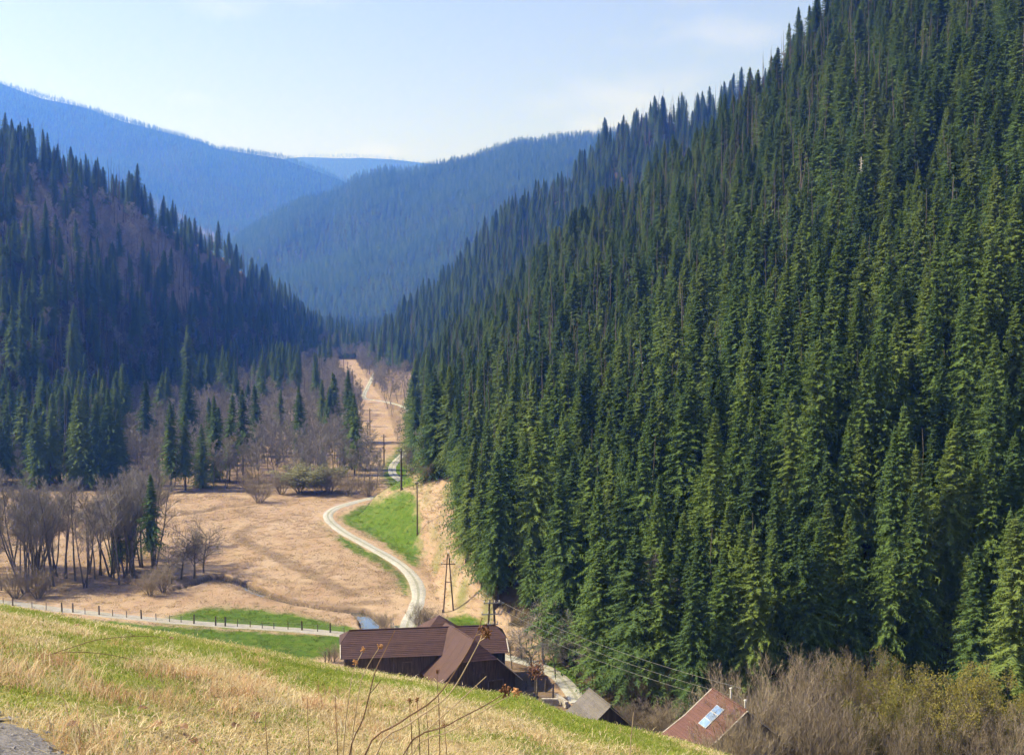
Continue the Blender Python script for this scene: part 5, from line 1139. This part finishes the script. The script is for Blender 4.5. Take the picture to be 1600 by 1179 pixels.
# ------------------------------------------------------------------ dry weed stems in front of the camera
M['stem_d'] = simple_mat('dark_dry_stem', (0.09, 0.055, 0.035), (0.19, 0.12, 0.08), 20); M['stem_p'] = simple_mat('pale_dry_stem', (0.24, 0.18, 0.11), (0.38, 0.30, 0.19), 20); M['seed'] = simple_mat('seed_head', (0.09, 0.045, 0.025), (0.22, 0.11, 0.06), 30); M['seed_o'] = simple_mat('orange_seed_head', (0.34, 0.17, 0.07), (0.5, 0.28, 0.13), 30)
def weed(pts, y0, r, mat, lb, heads=(), side=(), hm='seed', size=0.02):
    P = [at(px, py, y0 + i * 0.05) for i, (px, py) in enumerate(pts)]; x0, yy0, z0 = P[0]; d = Vector(P[0]) - Vector(P[1]); gx = x0 + d.normalized().x * 0.15; gz = H(gx, yy0); full = [(gx, yy0, gz - 0.03)] + ([(x0 * .5 + gx * .5, yy0, (z0 + gz) / 2)] if z0 - gz > .3 else []) + P
    base = Vector(full[0]); Q = [Vector(p) - base for p in full]; S = []
    for i in range(len(Q) - 1):
        for k in range(4): 
            a = Q[max(i - 1, 0)]; b = Q[i]; c = Q[i + 1]; dd_ = Q[min(i + 2, len(Q) - 1)]; t = k / 4
            S.append(0.5 * ((2 * b) + (c - a) * t + (2 * a - 5 * b + 4 * c - dd_) * t * t + (3 * b - a - 3 * c + dd_) * t ** 3))
    S.append(Q[-1]); n = len(S); o = empty('dry_weed', tuple(base)); tag(o, lb, 'weed', 'dry weeds in the foreground'); mb = MB(); mb.tube(S, [r * (1 - .6 * i / n) for i in range(n)], 5); add('stem', mb.mesh('stem', M[mat]), o); r_ = random.Random(len(lb) + int(pts[0][0]))
    for (hx, hy) in side:
        e = Vector(at(hx, hy, y0 + .1)) - base; s = min(S, key=lambda q: (q - e).length + abs(q.z - e.z + .05)); mb = MB(); mb.tube([s, s.lerp(e, .5) + V3(0, 0, -.004), e], [r * .5, r * .4, r * .3], 4); add('twig', mb.mesh('twig', M[mat]), o)
    for (hx, hy) in heads:
        c = Vector(at(hx, hy, y0 + .1)) - base; mb = MB()
        for k in range(26):
            dd_ = V3(r_.gauss(0, 1), r_.gauss(0, 1), r_.gauss(0, 1)).normalized(); q = c + dd_ * size * r_.uniform(.3, 1.0); a = V3(r_.gauss(0, 1), r_.gauss(0, 1), r_.gauss(0, 1)).normalized() * size * .32; b = a.orthogonal().normalized() * size * .2; e2 = a.cross(b).normalized() * size * .16
            for s1 in ((a, b), (b, -a), (-a, -b), (-b, a)): mb.face(q + s1[0], q + s1[1], q + e2); mb.face(q + s1[1], q + s1[0], q - e2)
            mb.tube([c, q], size * .05, 3, False)
        add('seed_head', mb.mesh('seed_head', M[hm]), o)
weed([(570, 1179), (625, 1128), (680, 1090), (722, 1032), (744, 992), (753, 965)], 4.6, .0045, 'stem_d', 'long curved brown weed stem reaching over the barn wing', [(757, 985)], [(757, 985), (765, 978)], size=.028)
weed([(588, 1179), (640, 1130), (700, 1086), (740, 1020), (754, 990)], 4.5, .0042, 'stem_p', 'paler curved weed stem beside the long brown one', [(762, 990)], [(762, 990)], size=.022)
weed([(630, 1179), (700, 1132), (755, 1103), (786, 1084)], 4.4, .004, 'stem_d', 'dark weed stem slanting right with a brown seed head', [(790, 1079)], (), size=.026)
weed([(640, 1185), (712, 1138), (775, 1098), (803, 1083)], 4.3, .003, 'stem_p', 'thin slanting stem tipped with an orange seed head', [(806, 1081)], (), 'seed_o', size=.02)
weed([(545, 1185), (568, 1120), (586, 1050), (602, 1016), (617, 985)], 4.8, .004, 'stem_d', 'upright dark stem crossing the left part of the barn roof', [], [(596, 1060)])
weed([(536, 1185), (545, 1090), (553, 1046), (566, 1018)], 5.0, .0032, 'stem_p', 'thin stem with a small orange head before the barn end', [(567, 1014)], (), 'seed_o', size=.014)
weed([(548, 1185), (562, 1075), (572, 1045), (592, 1012)], 5.0, .0032, 'stem_p', 'thin stem with an orange head over the barn roof', [(593, 1009), (556, 1034)], [(556, 1034)], 'seed_o', size=.014)
weed([(632, 1185), (668, 1140), (712, 1100), (760, 1056)], 4.6, .004, 'stem_p', 'pale straw stem slanting towards the barn wing')
for k, (px, tp, b, lb) in enumerate(((640, 1096, 1145, 'small stalk with dark head left of a twin stalk'), (652, 1094, 1140, 'small twin stalk with a dark pointed head'), (695, 1134, 1179, 'small dark-headed stalk under the slanting stems'), (683, 1050, 1110, 'curled dry flower head before the wing roof'), (666, 1092, 1150, 'slender headless stalk between the weeds'), (524, 1085, 1160, 'slender stalk standing left of the weeds'), (414, 1105, 1160, 'short dark stalk in the tussock grass'), (480, 1090, 1170, 'thin upright stalk between tussocks and weeds'))):
    weed([(px + 3, b), (px + 1, (tp + b) / 2), (px, tp)], 6.0 + k * .2, .0035, 'stem_d', lb, [(px, tp - 2)] if k < 4 else (), (), size=.016)
weed([(983, 1200), (985, 1165), (990, 1112)], 9.0, .007, 'stem_p', 'pale straw stalk at the brow in front of the shed')
for k, pts in enumerate(([(50, 1035), (64, 1027), (112, 1011), (157, 998), (225, 993), (256, 996)], [(66, 1028), (80, 1021), (124, 1018), (169, 1022), (210, 1031), (222, 1040)])):
    weed(pts, ground(*pts[0], 4.0)[1], .007, 'stem_d', ['upper arching bramble cane over the left hillside', 'lower arching bramble cane on the left hillside'][k], (), [(130, 996), (200, 986)] if k == 0 else [(150, 1030)])
# dead leaves and clods lying in the grass
lm = simple_mat('brown_dead_leaf', (0.11, 0.06, 0.035), (0.25, 0.16, 0.10), 12); LV = []
for s in range(3):
    r_ = random.Random(s); mb = MB(); n = 7; ring = [(cos(2 * pi * k / n) * .07 * r_.uniform(.6, 1.2), sin(2 * pi * k / n) * .045 * r_.uniform(.7, 1.2), r_.uniform(0, .04)) for k in range(n)]
    for k in range(n): mb.face(ring[k], ring[(k + 1) % n], (0, 0, .012))
    LV.append(mb.mesh('dead_leaf', lm))
for k, (px, py, s) in enumerate(((222, 1117, 1.3), (226, 1123, 1.2), (240, 1152, 2.6), (285, 1147, 1.8), (255, 1143, 1.2), (330, 1117, 1.3), (368, 1142, 1.6), (400, 1135, 2.6), (295, 1165, 2.4), (120, 983, 1.6), (268, 1003, 2.4), (208, 999, 1.6), (115, 1146, 1.8), (318, 991, 1.8))):
    x, y, z = ground(px, py, 3.0); o = add('dead_leaf', LV[k % 3], None, (x, y, z + .05)); s *= 0.6; o.scale = (s, s, s * 0.8); o.rotation_euler = (random.uniform(-.4, .4), random.uniform(-.4, .4), random.uniform(0, 6)); tag(o, 'curled brown dead leaf lying in the near grass', 'leaf', 'dead leaves in the grass')
# ------------------------------------------------------------------ haze
def haze():
    mb = MB(); mb.box(-4800, 4800, -200, 9300, -4, 1320)
    m = bpy.data.materials.new('haze_air'); m.use_nodes = True; t = m.node_tree; t.nodes.clear()
    out = t.nodes.new('ShaderNodeOutputMaterial'); v = t.nodes.new('ShaderNodeVolumePrincipled')
    v.inputs['Color'].default_value = (*HAZE_COLOR, 1); v.inputs['Absorption Color'].default_value = (1, 1, 1, 1)
    v.inputs['Density'].default_value = HAZE_DENSITY; v.inputs['Anisotropy'].default_value = 0.5
    t.links.new(v.outputs[0], out.inputs['Volume'])
    tag(add('haze', mb.mesh('haze', m)), 'pale blue haze filling the valley air', kind='stuff')
haze()
